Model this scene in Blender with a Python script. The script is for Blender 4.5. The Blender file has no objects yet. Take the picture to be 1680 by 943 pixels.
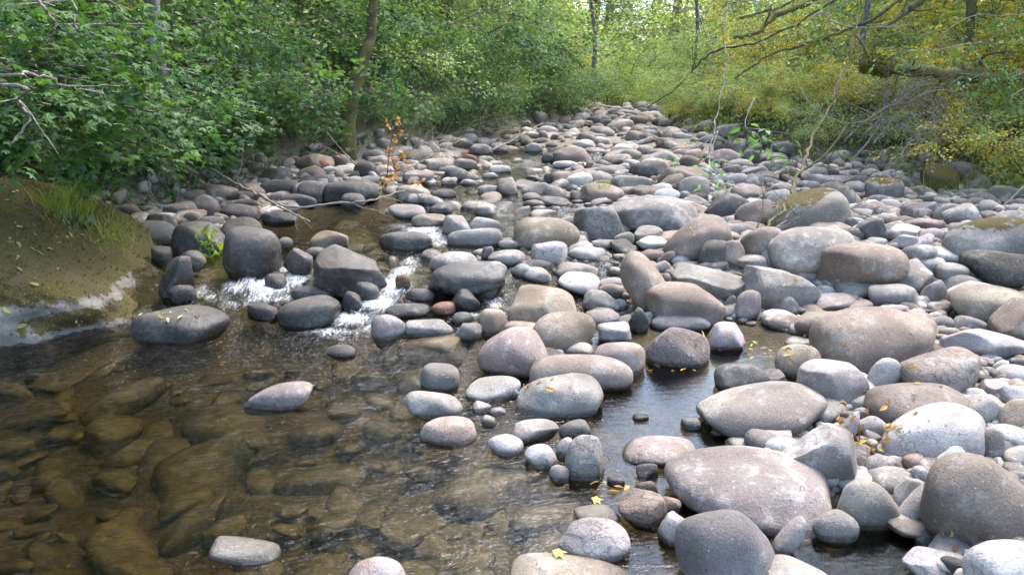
import bpy, bmesh, math, random
import numpy as np
from mathutils import Vector, Matrix

# ------------------------------------------------------------------ camera, sky, sun, exposure
SC = bpy.context.scene
COL = SC.collection
FPX, PITCH, CAMZ = 1318.0, math.radians(14.0), 1.75          # focal length in photo pixels (1680 wide)
cam_d = bpy.data.cameras.new('camera'); cam = bpy.data.objects.new('camera', cam_d); COL.objects.link(cam)
cam.location = (0, 0, CAMZ); cam.rotation_euler = (math.pi/2-PITCH, 0, 0)
cam_d.sensor_width = 36; cam_d.lens = 36*FPX/1680; cam_d.clip_start = .05; cam_d.clip_end = 400
SC.camera = cam

SUN_AZ, SUN_EL = math.radians(42), math.radians(60)          # azimuth from +Y (upstream) towards +X
wd = bpy.data.worlds.new('World'); SC.world = wd; wd.use_nodes = True
nt = wd.node_tree; nt.nodes.clear()
sky = nt.nodes.new('ShaderNodeTexSky'); sky.sky_type = 'NISHITA'; sky.sun_disc = False
sky.sun_elevation = SUN_EL; sky.sun_rotation = SUN_AZ
sky.air_density = 1.0; sky.dust_density = 1.8; sky.ozone_density = 1.0
bg = nt.nodes.new('ShaderNodeBackground'); bg.inputs['Strength'].default_value = .15
wo = nt.nodes.new('ShaderNodeOutputWorld')
nt.links.new(sky.outputs[0], bg.inputs[0]); nt.links.new(bg.outputs[0], wo.inputs[0])
sl = bpy.data.lights.new('sun', 'SUN'); sl.energy = 1.1; sl.angle = math.radians(34); sl.color = (1, .90, .77)
sun = bpy.data.objects.new('sun', sl); COL.objects.link(sun)
sv = Vector((math.sin(SUN_AZ)*math.cos(SUN_EL), math.cos(SUN_AZ)*math.cos(SUN_EL), math.sin(SUN_EL)))
sun.rotation_euler = sv.to_track_quat('Z', 'Y').to_euler(); sun.location = (8, 4, 20)
vs = SC.view_settings; vs.view_transform = 'Standard'; vs.look = 'None'; vs.exposure = 2.75; vs.gamma = 1
vs.use_curve_mapping = False
cy = SC.cycles
cy.max_bounces = 7; cy.diffuse_bounces = 3; cy.glossy_bounces = 3; cy.transmission_bounces = 4
cy.transparent_max_bounces = 8; cy.volume_bounces = 0; cy.caustics_reflective = False; cy.caustics_refractive = False
cy.sample_clamp_indirect = 4; cy.use_denoising = True; cy.use_adaptive_sampling = True; cy.adaptive_threshold = .025

rng = np.random.default_rng(11)
random.seed(5)

# ------------------------------------------------------------------ geometry helpers
CP, SP = math.cos(PITCH), math.sin(PITCH)
def ray(u, v):
    dx = (u-840)/FPX; dy = (471.5-v)/FPX
    return np.array([dx, CP+dy*SP, -SP+dy*CP])               # per metre of depth along the view axis
def at(u, v, t):
    return np.array([0, 0, CAMZ])+ray(u, v)*t
def cosnoise(P, seed, freq, octaves=3, gain=.5):
    r = np.random.default_rng(seed); out = np.zeros(len(P)); amp = 1.; tot = 0
    for o in range(octaves):
        for k in range(4):
            d = r.normal(size=P.shape[1]); d /= np.linalg.norm(d)
            out += amp*np.cos((P@d)*freq*r.uniform(.7, 1.4)+r.uniform(0, 6.283))/4*1.6
        tot += amp; amp *= gain; freq *= 2.1
    return out/tot
def new_mesh(name, V, F, smooth=True, attrs=None):
    """V (n,3); F (m,k) faces of one size, or a list of such arrays."""
    Fs = F if isinstance(F, list) else [F]
    Fs = [np.asarray(f, dtype=np.int32) for f in Fs if len(f)]
    me = bpy.data.meshes.new(name)
    V = np.asarray(V, dtype=np.float32)
    me.vertices.add(len(V)); me.vertices.foreach_set('co', V.ravel())
    nl = sum(f.size for f in Fs); npoly = sum(len(f) for f in Fs)
    me.loops.add(nl); me.polygons.add(npoly)
    me.loops.foreach_set('vertex_index', np.concatenate([f.ravel() for f in Fs]))
    tot = np.concatenate([np.full(len(f), f.shape[1], dtype=np.int32) for f in Fs])
    st = np.concatenate([[0], np.cumsum(tot)[:-1]]).astype(np.int32)
    me.polygons.foreach_set('loop_start', st); me.polygons.foreach_set('loop_total', tot)
    me.polygons.foreach_set('use_smooth', np.full(npoly, smooth))
    me.update(calc_edges=True)
    for k, a in (attrs or {}).items():
        a = np.asarray(a, dtype=np.float32)
        if a.ndim == 2:
            at_ = me.attributes.new(k, 'FLOAT_COLOR', 'POINT')
            c = np.ones((len(V), 4), dtype=np.float32); c[:, :3] = a; at_.data.foreach_set('color', c.ravel())
        else:
            at_ = me.attributes.new(k, 'FLOAT', 'POINT'); at_.data.foreach_set('value', a)
    return me
def link(name, me, mat, parent=None, loc=(0, 0, 0)):
    o = bpy.data.objects.new(name, me); COL.objects.link(o); o.location = loc
    if mat is not None and me is not None and not me.materials: me.materials.append(mat)
    if parent is not None: o.parent = parent
    return o
def tag(o, label, cat, group=None):
    o['label'] = label; o['category'] = cat
    if group: o['group'] = group
    return o
def kind(o, k, label=None, cat=None):
    o['kind'] = k
    if label: o['label'] = label
    if cat: o['category'] = cat
    return o
def empty(name, loc=(0, 0, 0)):
    o = bpy.data.objects.new(name, None); COL.objects.link(o); o.location = loc; o.empty_display_size = .1
    return o
_ico = {}
def ico(sub):
    if sub not in _ico:
        bm = bmesh.new(); bmesh.ops.create_icosphere(bm, subdivisions=sub, radius=1)
        _ico[sub] = (np.array([v.co[:] for v in bm.verts]), np.array([[v.index for v in f.verts] for f in bm.faces], dtype=np.int32))
        bm.free()
    return _ico[sub]
class Acc:
    """Collects pieces into one mesh."""
    def __init__(s): s.V = []; s.F = {}; s.n = 0; s.A = {}
    def add(s, V, F, **attrs):
        F = np.asarray(F)
        s.V.append(V); s.F.setdefault(F.shape[1], []).append(F+s.n); s.n += len(V)
        for k, a in attrs.items(): s.A.setdefault(k, []).append(a)
    def mesh(s, name, smooth=True):
        return new_mesh(name, np.concatenate(s.V), [np.concatenate(f) for f in s.F.values()], smooth,
                        {k: np.concatenate(a) for k, a in s.A.items()})
def tube(P, R, sides=6):
    P = np.asarray(P, float); R = np.asarray(R, float); n = len(P)
    T = np.gradient(P, axis=0); T /= np.linalg.norm(T, axis=1)[:, None]+1e-9
    ref = np.array([.31, .17, .93]) if abs(T[:, 2]).mean() < .8 else np.array([.9, .3, .1])
    A = np.cross(T, ref); A /= np.linalg.norm(A, axis=1)[:, None]+1e-9; B = np.cross(T, A)
    th = np.arange(sides)*2*math.pi/sides
    V = P[:, None]+R[:, None, None]*(np.cos(th)[None, :, None]*A[:, None]+np.sin(th)[None, :, None]*B[:, None])
    V = np.concatenate([V.reshape(-1, 3), P[-1:]+T[-1:]*R[-1], P[:1]-T[:1]*R[0]*.5])
    i = np.arange(n-1)[:, None]*sides; j = np.arange(sides)[None]; k = (j+1) % sides
    Q = np.stack([i+j, i+k, i+sides+k, i+sides+j], -1).reshape(-1, 4)
    e = (n-1)*sides
    cap = np.stack([e+np.arange(sides), e+(np.arange(sides)+1) % sides, np.full(sides, n*sides), np.full(sides, n*sides)], -1)[:, :3]
    cap2 = np.stack([(np.arange(sides)+1) % sides, np.arange(sides), np.full(sides, n*sides+1)], -1)
    return V, Q, np.concatenate([cap, cap2])
def add_tube(acc, P, R, sides=6, col=None):
    V, Q, C = tube(P, R, sides)
    at_ = {} if col is None else {'Col': np.tile(col, (len(V), 1))}
    acc.add(V, Q, **at_); acc.F.setdefault(3, []).append(C+acc.n-len(V))
def smooth_line(P, n):
    """Catmull-Rom through the given points."""
    P = np.asarray(P, float)
    if len(P) == 2: return P[0]+(P[1]-P[0])*np.linspace(0, 1, n)[:, None]
    Q = np.vstack([2*P[0]-P[1], P, 2*P[-1]-P[-2]]); s = np.linspace(0, len(P)-1-1e-6, n); i = s.astype(int); f = (s-i)[:, None]
    a, b, c, d = Q[i], Q[i+1], Q[i+2], Q[i+3]
    return .5*(2*b+(c-a)*f+(2*a-5*b+4*c-d)*f**2+(3*b-a-3*c+d)*f**3)
def grow(r, base, d, length, n=9, wander=.25, droop=0., up=0.):
    P = [np.array(base, float)]; d = np.array(d, float); d /= np.linalg.norm(d); st = length/(n-1)
    for k in range(n-1):
        d = d+r.normal(size=3)*wander*.5; d[2] += (up-droop*(k/(n-1)))*.35; d /= np.linalg.norm(d)
        P.append(P[-1]+d*st)
    return np.array(P)

# ------------------------------------------------------------------ materials
def mat_new(name):
    m = bpy.data.materials.new(name); m.use_nodes = True; t = m.node_tree; t.nodes.clear()
    return m, t
class NT:
    def __init__(s, t): s.t = t
    def n(s, kind, **kw):
        x = s.t.nodes.new('ShaderNode'+kind)
        for k, v in kw.items(): setattr(x, k, v)
        return x
    def l(s, a, b): s.t.links.new(a, b)
    def val(s, sock, v):
        if hasattr(v, 'links'): s.l(v, sock)
        else: sock.default_value = v
    def math(s, op, a, b=0., clamp=False):
        x = s.n('Math', operation=op); x.use_clamp = clamp; s.val(x.inputs[0], a); s.val(x.inputs[1], b); return x.outputs[0]
    def mix(s, f, a, b, mode='MIX'):
        x = s.n('Mix', data_type='RGBA', blend_type=mode); s.val(x.inputs[0], f)
        s.val(x.inputs[6], a if hasattr(a, 'links') else (*a, 1)); s.val(x.inputs[7], b if hasattr(b, 'links') else (*b, 1)); return x.outputs[2]
    def mixf(s, f, a, b):
        x = s.n('Mix', data_type='FLOAT'); s.val(x.inputs[0], f); s.val(x.inputs[2], a); s.val(x.inputs[3], b); return x.outputs[0]
    def noise(s, vec, scale, detail=4, rough=.55, dist=0.):
        x = s.n('TexNoise'); x.inputs['Scale'].default_value = scale; x.inputs['Detail'].default_value = detail
        x.inputs['Roughness'].default_value = rough; x.inputs['Distortion'].default_value = dist
        if vec is not None: s.l(vec, x.inputs['Vector'])
        return x.outputs['Fac']
    def ramp(s, f, lo, hi, a=0., b=1.):
        x = s.n('MapRange'); x.interpolation_type = 'SMOOTHSTEP'; s.val(x.inputs[0], f)
        x.inputs[1].default_value = lo; x.inputs[2].default_value = hi; x.inputs[3].default_value = a; x.inputs[4].default_value = b
        return x.outputs[0]
    def attr(s, name, out='Fac'): return s.n('Attribute', attribute_name=name).outputs[out]
    def bump(s, h, strength, dist, nrm=None):
        x = s.n('Bump'); x.inputs['Strength'].default_value = strength; x.inputs['Distance'].default_value = dist; s.l(h, x.inputs['Height'])
        if nrm is not None: s.l(nrm, x.inputs['Normal'])
        return x.outputs[0]
    def out(s, sh, vol=None):
        o = s.n('OutputMaterial'); s.l(sh, o.inputs['Surface'])
        if vol is not None: s.l(vol, o.inputs['Volume'])
def scaled(N, vec, sc):
    m = N.n('Mapping'); N.l(vec, m.inputs[0]); m.inputs['Scale'].default_value = sc; return m.outputs[0]

def make_rock_mat():
    m, t = mat_new('river_rock'); N = NT(t)
    pos = N.n('NewGeometry').outputs['Position']
    col = N.attr('Col', 'Color'); hw = N.attr('hw'); moss = N.attr('moss'); pale = N.attr('pale'); strk = N.attr('streak')
    big = N.noise(pos, 3.2, 2, .5); mid = N.noise(pos, 13, 4, .65); fine = N.noise(pos, 110, 3, .75)
    c = N.mix(N.ramp(big, .3, .7), N.mix(1, col, (.66, .63, .61), 'MULTIPLY'), N.mix(1, col, (1.16, 1.13, 1.1), 'MULTIPLY'))
    # strata / streaks on banded stones
    w = N.n('TexWave', wave_type='BANDS', bands_direction='DIAGONAL'); N.l(pos, w.inputs[0]); w.inputs['Scale'].default_value = 5
    w.inputs['Distortion'].default_value = 14; w.inputs['Detail'].default_value = 4; w.inputs['Detail Scale'].default_value = 2.6
    band = N.math('MULTIPLY', N.ramp(w.outputs['Fac'], .80, .97), strk)
    c = N.mix(band, c, N.mix(1, c, (.5, .46, .43), 'MULTIPLY'))
    # dried mineral crust and lichen, pale
    crust = N.math('MULTIPLY', N.ramp(N.math('ADD', N.math('MULTIPLY', mid, .65), N.math('MULTIPLY', big, .35)), .50, .64), N.math('ADD', N.math('MULTIPLY', pale, .75), .18))
    c = N.mix(crust, c, (.45, .425, .40))
    sp_ = N.noise(pos, 46, 1, .5); spots = N.ramp(sp_, .68, .74)
    c = N.mix(N.math('MULTIPLY', spots, .3), c, (.45, .43, .39))
    dark = N.ramp(sp_, .33, .25)
    c = N.mix(N.math('MULTIPLY', dark, .65), c, N.mix(1, c, (.35, .33, .30), 'MULTIPLY'))
    c = N.mix(N.ramp(fine, .35, .65), N.mix(1, c, (.80, .80, .80), 'MULTIPLY'), N.mix(1, c, (1.14, 1.13, 1.12), 'MULTIPLY'))
    # hairline cracks
    v = N.n('TexVoronoi', feature='DISTANCE_TO_EDGE'); v.inputs['Scale'].default_value = 4.5
    wv = N.n('VectorMath', operation='ADD'); N.l(pos, wv.inputs[0])
    nv = N.n('TexNoise'); nv.inputs['Scale'].default_value = 6; nv.inputs['Detail'].default_value = 3; N.l(pos, nv.inputs['Vector'])
    sc2 = N.n('VectorMath', operation='SCALE'); N.l(nv.outputs['Color'], sc2.inputs[0]); sc2.inputs['Scale'].default_value = .35
    N.l(sc2.outputs[0], wv.inputs[1]); N.l(wv.outputs[0], v.inputs['Vector'])
    crack = N.math('MULTIPLY', N.ramp(v.outputs['Distance'], .012, .0), N.ramp(big, .5, .62))
    c = N.mix(N.math('MULTIPLY', crack, .3), c, N.mix(1, c, (.3, .28, .26), 'MULTIPLY'))
    # algae and silt film below the water line, wet band just above it
    wet = N.ramp(N.math('SUBTRACT', hw, N.math('MULTIPLY', N.math('SUBTRACT', mid, .5), .05)), .048, .015)
    wet = N.math('MAXIMUM', wet, N.math('MULTIPLY', N.attr('wetx'), N.ramp(mid, .36, .5)))
    under = N.ramp(hw, .015, -.03)
    c = N.mix(N.math('MULTIPLY', wet, .85), c, N.mix(1, c, (.27, .25, .23), 'MULTIPLY'))
    c = N.mix(N.math('MULTIPLY', under, .8), c, N.mix(N.ramp(mid, .35, .65), (.070, .056, .025), (.125, .10, .046)))
    # moss
    mm = N.math('MULTIPLY', N.ramp(N.math('ADD', moss, N.math('MULTIPLY', N.math('SUBTRACT', mid, .5), 1.1)), .42, .58), 1.)
    mc = N.mix(N.ramp(fine, .35, .65), (.045, .037, .013), (.14, .108, .036))
    mc = N.mix(N.ramp(N.noise(pos, 5, 3, .6), .42, .6), mc, N.mix(1, mc, (1, 1.06, .8), 'MULTIPLY'))
    mc = N.mix(N.ramp(N.noise(pos, 9, 3, .65), .55, .68), mc, (.10, .072, .045))
    c = N.mix(mm, c, mc)
    rough = N.mixf(wet, .78, .18); rough = N.mixf(mm, rough, .95)
    h = N.math('ADD', N.math('MULTIPLY', mid, .55), N.math('MULTIPLY', fine, .32))
    h = N.math('SUBTRACT', h, N.math('MULTIPLY', crack, .25))
    h = N.math('ADD', h, N.math('MULTIPLY', mm, N.math('MULTIPLY', fine, .9)))
    h = N.math('SUBTRACT', h, N.math('MULTIPLY', band, .3))
    nb = N.bump(h, .75, .026)
    b = N.n('BsdfPrincipled'); N.l(c, b.inputs['Base Color']); N.l(rough, b.inputs['Roughness']); N.l(nb, b.inputs['Normal'])
    b.inputs['Specular IOR Level'].default_value = .38
    N.out(b.outputs[0]); return m
def make_leaf_mat(name, trans=.42, rough=.55):
    m, t = mat_new(name); N = NT(t)
    col = N.attr('Col', 'Color')
    b = N.n('BsdfPrincipled'); N.l(col, b.inputs['Base Color']); b.inputs['Roughness'].default_value = rough
    b.inputs['Specular IOR Level'].default_value = .3
    tr = N.n('BsdfTranslucent'); N.l(N.mix(1, col, (1.25, 1.35, .6), 'MULTIPLY'), tr.inputs[0])
    mx = N.n('MixShader'); mx.inputs[0].default_value = trans; N.l(b.outputs[0], mx.inputs[1]); N.l(tr.outputs[0], mx.inputs[2])
    N.out(mx.outputs[0]); return m
def make_bark_mat(name, base, dark, patch, patch_lo, patch_hi, scale=14, rough=.9):
    m, t = mat_new(name); N = NT(t)
    pos = N.n('NewGeometry').outputs['Position']
    st = scaled(N, pos, (1, 1, .3))
    n1 = N.noise(st, scale*2.4, 5, .7); n2 = N.noise(pos, scale*.5, 4, .6)
    c = N.mix(N.ramp(n1, .3, .7), dark, base)
    c = N.mix(N.ramp(n2, patch_lo, patch_hi), c, patch)
    b = N.n('BsdfPrincipled'); N.l(c, b.inputs['Base Color']); b.inputs['Roughness'].default_value = rough
    N.l(N.bump(N.math('ADD', n1, N.math('MULTIPLY', n2, .8)), .7, .02), b.inputs['Normal'])
    N.out(b.outputs[0]); return m
M = {}
M['rock'] = make_rock_mat()
M['leaf'] = make_leaf_mat('leaf_green')
M['leaf_dry'] = make_leaf_mat('leaf_dry', .3, .6)
M['bark_grey'] = make_bark_mat('bark_grey', (.20, .19, .17), (.055, .045, .036), (.33, .33, .31), .52, .66)
M['bark_moss'] = make_bark_mat('bark_moss', (.10, .075, .05), (.03, .022, .016), (.11, .10, .022), .40, .56)
M['moss'] = make_bark_mat('moss_sleeve', (.17, .145, .030), (.05, .045, .012), (.12, .085, .03), .5, .7, 22)
M['twig'] = make_bark_mat('twig_grey', (.27, .23, .19), (.11, .09, .07), (.36, .34, .31), .52, .66, 30)
M['twig_dark'] = make_bark_mat('twig_brown', (.13, .095, .07), (.04, .03, .022), (.20, .19, .15), .5, .66, 30)

# ------------------------------------------------------------------ land: water profile, bed and banks
WY = np.array([-20, 5.65, 5.95, 6.35, 6.6, 9.8, 12.4, 14.0, 14.15, 14.6, 16.5, 31, 60, 300.])
WZ = np.array([0, 0, .05, .21, .25, .27, .38, .40, .42, .50, .53, 1.02, 2.0, 6.])
_fy = np.arange(-20, 300, .02); _fz = np.interp(_fy, WY, WZ); _k = np.exp(-.5*(np.arange(-40, 41)/9.)**2); _k /= _k.sum()
_fz = np.convolve(np.pad(_fz, 40, 'edge'), _k, 'valid')
def W(x, y):
    s_ = np.clip(np.asarray(x, float)/.6, 0, 1); return np.interp(y-.5*s_*s_*(3-2*s_), _fy, _fz)
def on_water(u, v, h=0.):
    t = np.linspace(1.2, 60, 9000); p = np.array([0, 0, CAMZ])+ray(u, v)[None]*t[:, None]
    k = np.argmax(p[:, 2] < W(p[:, 0], p[:, 1])+h)
    return p[k, 0], p[k, 1]
# bed height relative to the water, at places along the stream
CTRL = [(60,900,-.55),(300,820,-.48),(100,720,-.5),(300,660,-.42),(520,700,-.32),(560,860,-.30),(720,800,-.19),(420,590,-.3),(640,590,-.22),
 (820,860,-.17),(760,640,-.10),(900,690,-.05),(960,800,-.10),(1080,650,-.28),(1060,720,-.28),(1090,620,-.24),(1040,760,-.25),(1000,880,-.2),(1080,920,-.22),(1400,900,-.18),
 (1230,565,-.06),(1110,790,-.04),(880,600,-.01),(1200,690,.03),(1300,760,.06),(1460,700,.11),(1560,830,.10),(1660,930,.10),(1600,650,.14),(1450,560,.12),
 (1300,530,.0),(1140,600,-.07),(1250,450,.13),(1400,430,.18),(1620,400,.22),(1100,480,.05),(900,560,.0),(860,490,-.03),(980,500,.0),(960,430,-.04),
 (1020,385,-.03),(850,440,-.05),(350,480,-.10),(450,470,-.10),(600,490,-.10),(530,440,-.07),(650,445,-.07),(780,450,-.06),(250,480,-.1),
 (520,372,-.25),(600,365,-.25),(700,395,-.12),(660,420,-.10),(740,345,-.10),(780,310,-.12),(830,285,-.14),(820,250,-.15),(870,250,-.10),
 (300,370,.08),(220,330,.2),(400,340,.06),(500,310,.05),(450,280,.2),(600,290,.07),(680,275,.09),(550,250,.3),(740,245,.12),(900,225,.05),
 (950,300,.04),(1050,290,.08),(1200,280,.13),(1350,310,.15),(1000,230,.12),(1150,240,.22),(960,200,.15),(1060,195,.15),(1500,300,.12),(1640,330,.15),
 (-400,800,-.6),(-300,620,-.4),(2000,800,.15),(2000,500,.25)]
_cx = np.array([on_water(u, v) for u, v, r in CTRL]); _cr = np.array([c[2] for c in CTRL])
def qspace(x, y):
    yy = np.maximum(y, 1.6); return np.stack([6*x/yy, 6*np.log(yy)], -1)
_cq = qspace(_cx[:, 0], _cx[:, 1])
LEFT = np.array([on_water(u, v, .2) for u, v in [(205,335),(330,308),(450,268),(600,240),(750,224),(880,203),(940,194)]])
RIGHT = np.array([on_water(u, v, .2) for u, v in [(1680,322),(1600,300),(1450,268),(1300,255),(1180,232),(1090,192)]])
def xl(y): return np.interp(y, np.r_[-20, 4.2, 6, LEFT[:, 1], 34, 60], np.r_[-6.5, -5.4, -4.4, LEFT[:, 0], 4.2, 12])
def xr(y):
    o = np.argsort(RIGHT[:, 1]); return np.interp(y, np.r_[-20, 5, RIGHT[o, 1], 34, 60], np.r_[9, 8, RIGHT[o, 0], 6.5, 15])
def bank(x, y):
    d = np.maximum(xl(y)-x, x-xr(y)); return d                # > 0: metres up the bank
def bed_rel(x, y):
    q = qspace(np.asarray(x, float), np.asarray(y, float)); out = np.zeros(q.shape[:-1])
    f = q.reshape(-1, 2); o = np.zeros(len(f))
    for s in range(0, len(f), 20000):
        d2 = ((f[s:s+20000, None]-_cq[None])**2).sum(-1)+.02; w = d2**-1.6; o[s:s+20000] = (w*_cr).sum(1)/w.sum(1)
    return o.reshape(q.shape[:-1])
def G(x, y):
    x = np.asarray(x, float); y = np.asarray(y, float)
    g = W(x, y)+bed_rel(x, y)
    d = np.maximum(bank(x, y), 0)
    g = g+1.15*(1-np.exp(-.75*d))+.07*d
    P = np.stack([x, y], -1).reshape(-1, 2)
    g = g+(cosnoise(P, 3, 2.2, 3)*.02+cosnoise(P, 4, .5, 2)*.12*np.clip(d.reshape(-1), 0, 1)).reshape(g.shape)
    return g
def g1(x, y): return float(G(np.array([x]), np.array([y]))[0])
def axis(lo, a, b, hi, step, growth):
    m = list(np.arange(a, b+1e-6, step)); s = step; c = m[-1]
    while c < hi: s *= growth; c += s; m.append(c)
    s = step; c = m[0]; pre = []
    while c > lo: s *= growth; c -= s; pre.append(c)
    return np.array(pre[::-1]+m)
gx = axis(-150, -5.5, 7.5, 150, .085, 1.13); gy = axis(-40, 2.2, 16, 260, .085, 1.07)
X, Y = np.meshgrid(gx, gy); Z = G(X, Y); nx, ny = len(gx), len(gy)
def quads(nx, ny):
    i = np.arange(ny-1)[:, None]*nx+np.arange(nx-1)[None]
    return np.stack([i, i+1, i+nx+1, i+nx], -1).reshape(-1, 4)
def ground_mat():
    m, t = mat_new('stream_ground'); N = NT(t)
    pos = N.n('NewGeometry').outputs['Position']; bk = N.attr('bank'); hw = N.attr('hw')
    n1 = N.noise(pos, 30, 5, .7); n2 = N.noise(pos, 4, 4, .6); n3 = N.noise(pos, 140, 3, .7)
    v = N.n('TexVoronoi'); v.inputs['Scale'].default_value = 34; N.l(pos, v.inputs['Vector'])
    grav = N.mix(v.outputs['Color'], (.13, .11, .09), (.32, .28, .24))
    grav = N.mix(N.ramp(n1, .3, .7), N.mix(1, grav, (.5, .46, .42), 'MULTIPLY'), grav)
    silt = N.mix(N.ramp(n2, .35, .65), (.055, .042, .019), (.11, .084, .037))
    silt = N.mix(N.ramp(n1, .35, .7), N.mix(1, silt, (.55, .55, .5), 'MULTIPLY'), silt)
    c = N.mix(N.ramp(hw, .02, -.03), grav, silt)
    soil = N.mix(N.ramp(n1, .3, .7), (.016, .012, .008), (.06, .044, .026))
    soil = N.mix(N.ramp(n2, .45, .62), soil, (.04, .05, .014))
    c = N.mix(N.ramp(bk, -.1, .5), c, soil)
    h = N.math('ADD', N.math('MULTIPLY', n1, .6), N.math('ADD', N.math('MULTIPLY', n3, .25), N.math('MULTIPLY', v.outputs['Distance'], .6)))
    b = N.n('BsdfPrincipled'); N.l(c, b.inputs['Base Color']); b.inputs['Roughness'].default_value = .9
    N.l(N.bump(h, .8, .03), b.inputs['Normal']); N.out(b.outputs[0]); return m
gm = new_mesh('ground', np.stack([X, Y, Z], -1).reshape(-1, 3), quads(nx, ny), True,
              {'bank': bank(X, Y).ravel(), 'hw': (Z-W(X, Y)).ravel()})
kind(link('ground', gm, ground_mat()), 'structure', 'stream bed and forest floor with rising banks', 'ground')

# ------------------------------------------------------------------ water
FOAM = [(612,497,42,20,1.1),(648,468,26,18,1.1),(662,445,20,12,.9),(575,525,50,12,.9),(545,545,60,9,.7),(440,472,48,15,1.0),(486,455,26,18,.9),(395,470,34,13,.8),
 (350,490,30,12,.55),(470,490,40,10,.7),(690,378,34,10,.9),(722,398,26,9,.7),(712,388,20,14,.8),(660,372,40,6,.5),(812,267,34,4,.62),(868,266,18,3,.6),(812,500,18,14,.9),
 (640,345,22,5,.6),(775,520,20,8,.6),(745,436,18,10,.5),(880,330,24,7,.6),(940,316,22,5,.6),(770,330,40,8,.45),(980,436,26,10,.5),(975,455,18,7,.4),
 (600,540,30,8,.6),(560,556,46,6,.5),(500,560,40,5,.42),(640,505,14,12,.8),(672,430,18,10,.7),(430,490,50,8,.7),(380,500,36,7,.55),(470,440,16,12,.8),(330,480,16,14,.7),(705,470,16,8,.6),(310,520,26,9,.3),(300,600,30,6,.25),(700,505,26,7,.5),(730,330,30,6,.4),(790,316,30,5,.5),(660,405,30,6,.4)]
wx = axis(-9.5, -4.2, 4.2, 10, .045, 1.25); wy = axis(-3, 2.2, 13, 31, .04, 1.03)
X, Y = np.meshgrid(wx, wy); nx, ny = len(wx), len(wy)
foam = np.zeros_like(X)
for u, v, ru, rv, s in FOAM:
    x0, y0 = on_water(u, v); xa, ya = on_water(u+ru, v); xb, yb = on_water(u, v-rv)
    foam = np.maximum(foam, s*np.exp(-(((X-x0)/abs(xa-x0))**2+((Y-y0)/abs(yb-y0))**2)*.9))
P = np.stack([X, Y], -1).reshape(-1, 2)
slope = np.gradient(W(X, Y), axis=0)/np.gradient(Y, axis=0)
rif = np.clip(slope*6, 0, 1)
rif = np.maximum(rif, np.exp(-((Y-5.2)/.75)**2)*np.clip(1-(X-.1)/.7, 0, 1)*.75)
rif = np.maximum(rif, foam*.8)
Ps = P*np.array([1.0, .55])
# calm side pools on the stony bar, livelier water in the main pool
main = np.maximum(1/(1+np.exp((X-.25)*5)), np.clip((Y-5.9)/.8, 0, 1))
amp = .0012+.0042*main*np.clip((Y-1)/4, .45, 1)+.020*rif
wav = (cosnoise(Ps, 21, 16, 3, .6).reshape(X.shape)*amp+cosnoise(P, 22, 34, 2).reshape(X.shape)*(.0035*rif+.012*foam**1.5))
Zt = W(X, Y)+wav+foam*.012
V = np.stack([X, Y, Zt], -1).reshape(-1, 3)
n = nx*ny
Q = quads(nx, ny)
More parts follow.
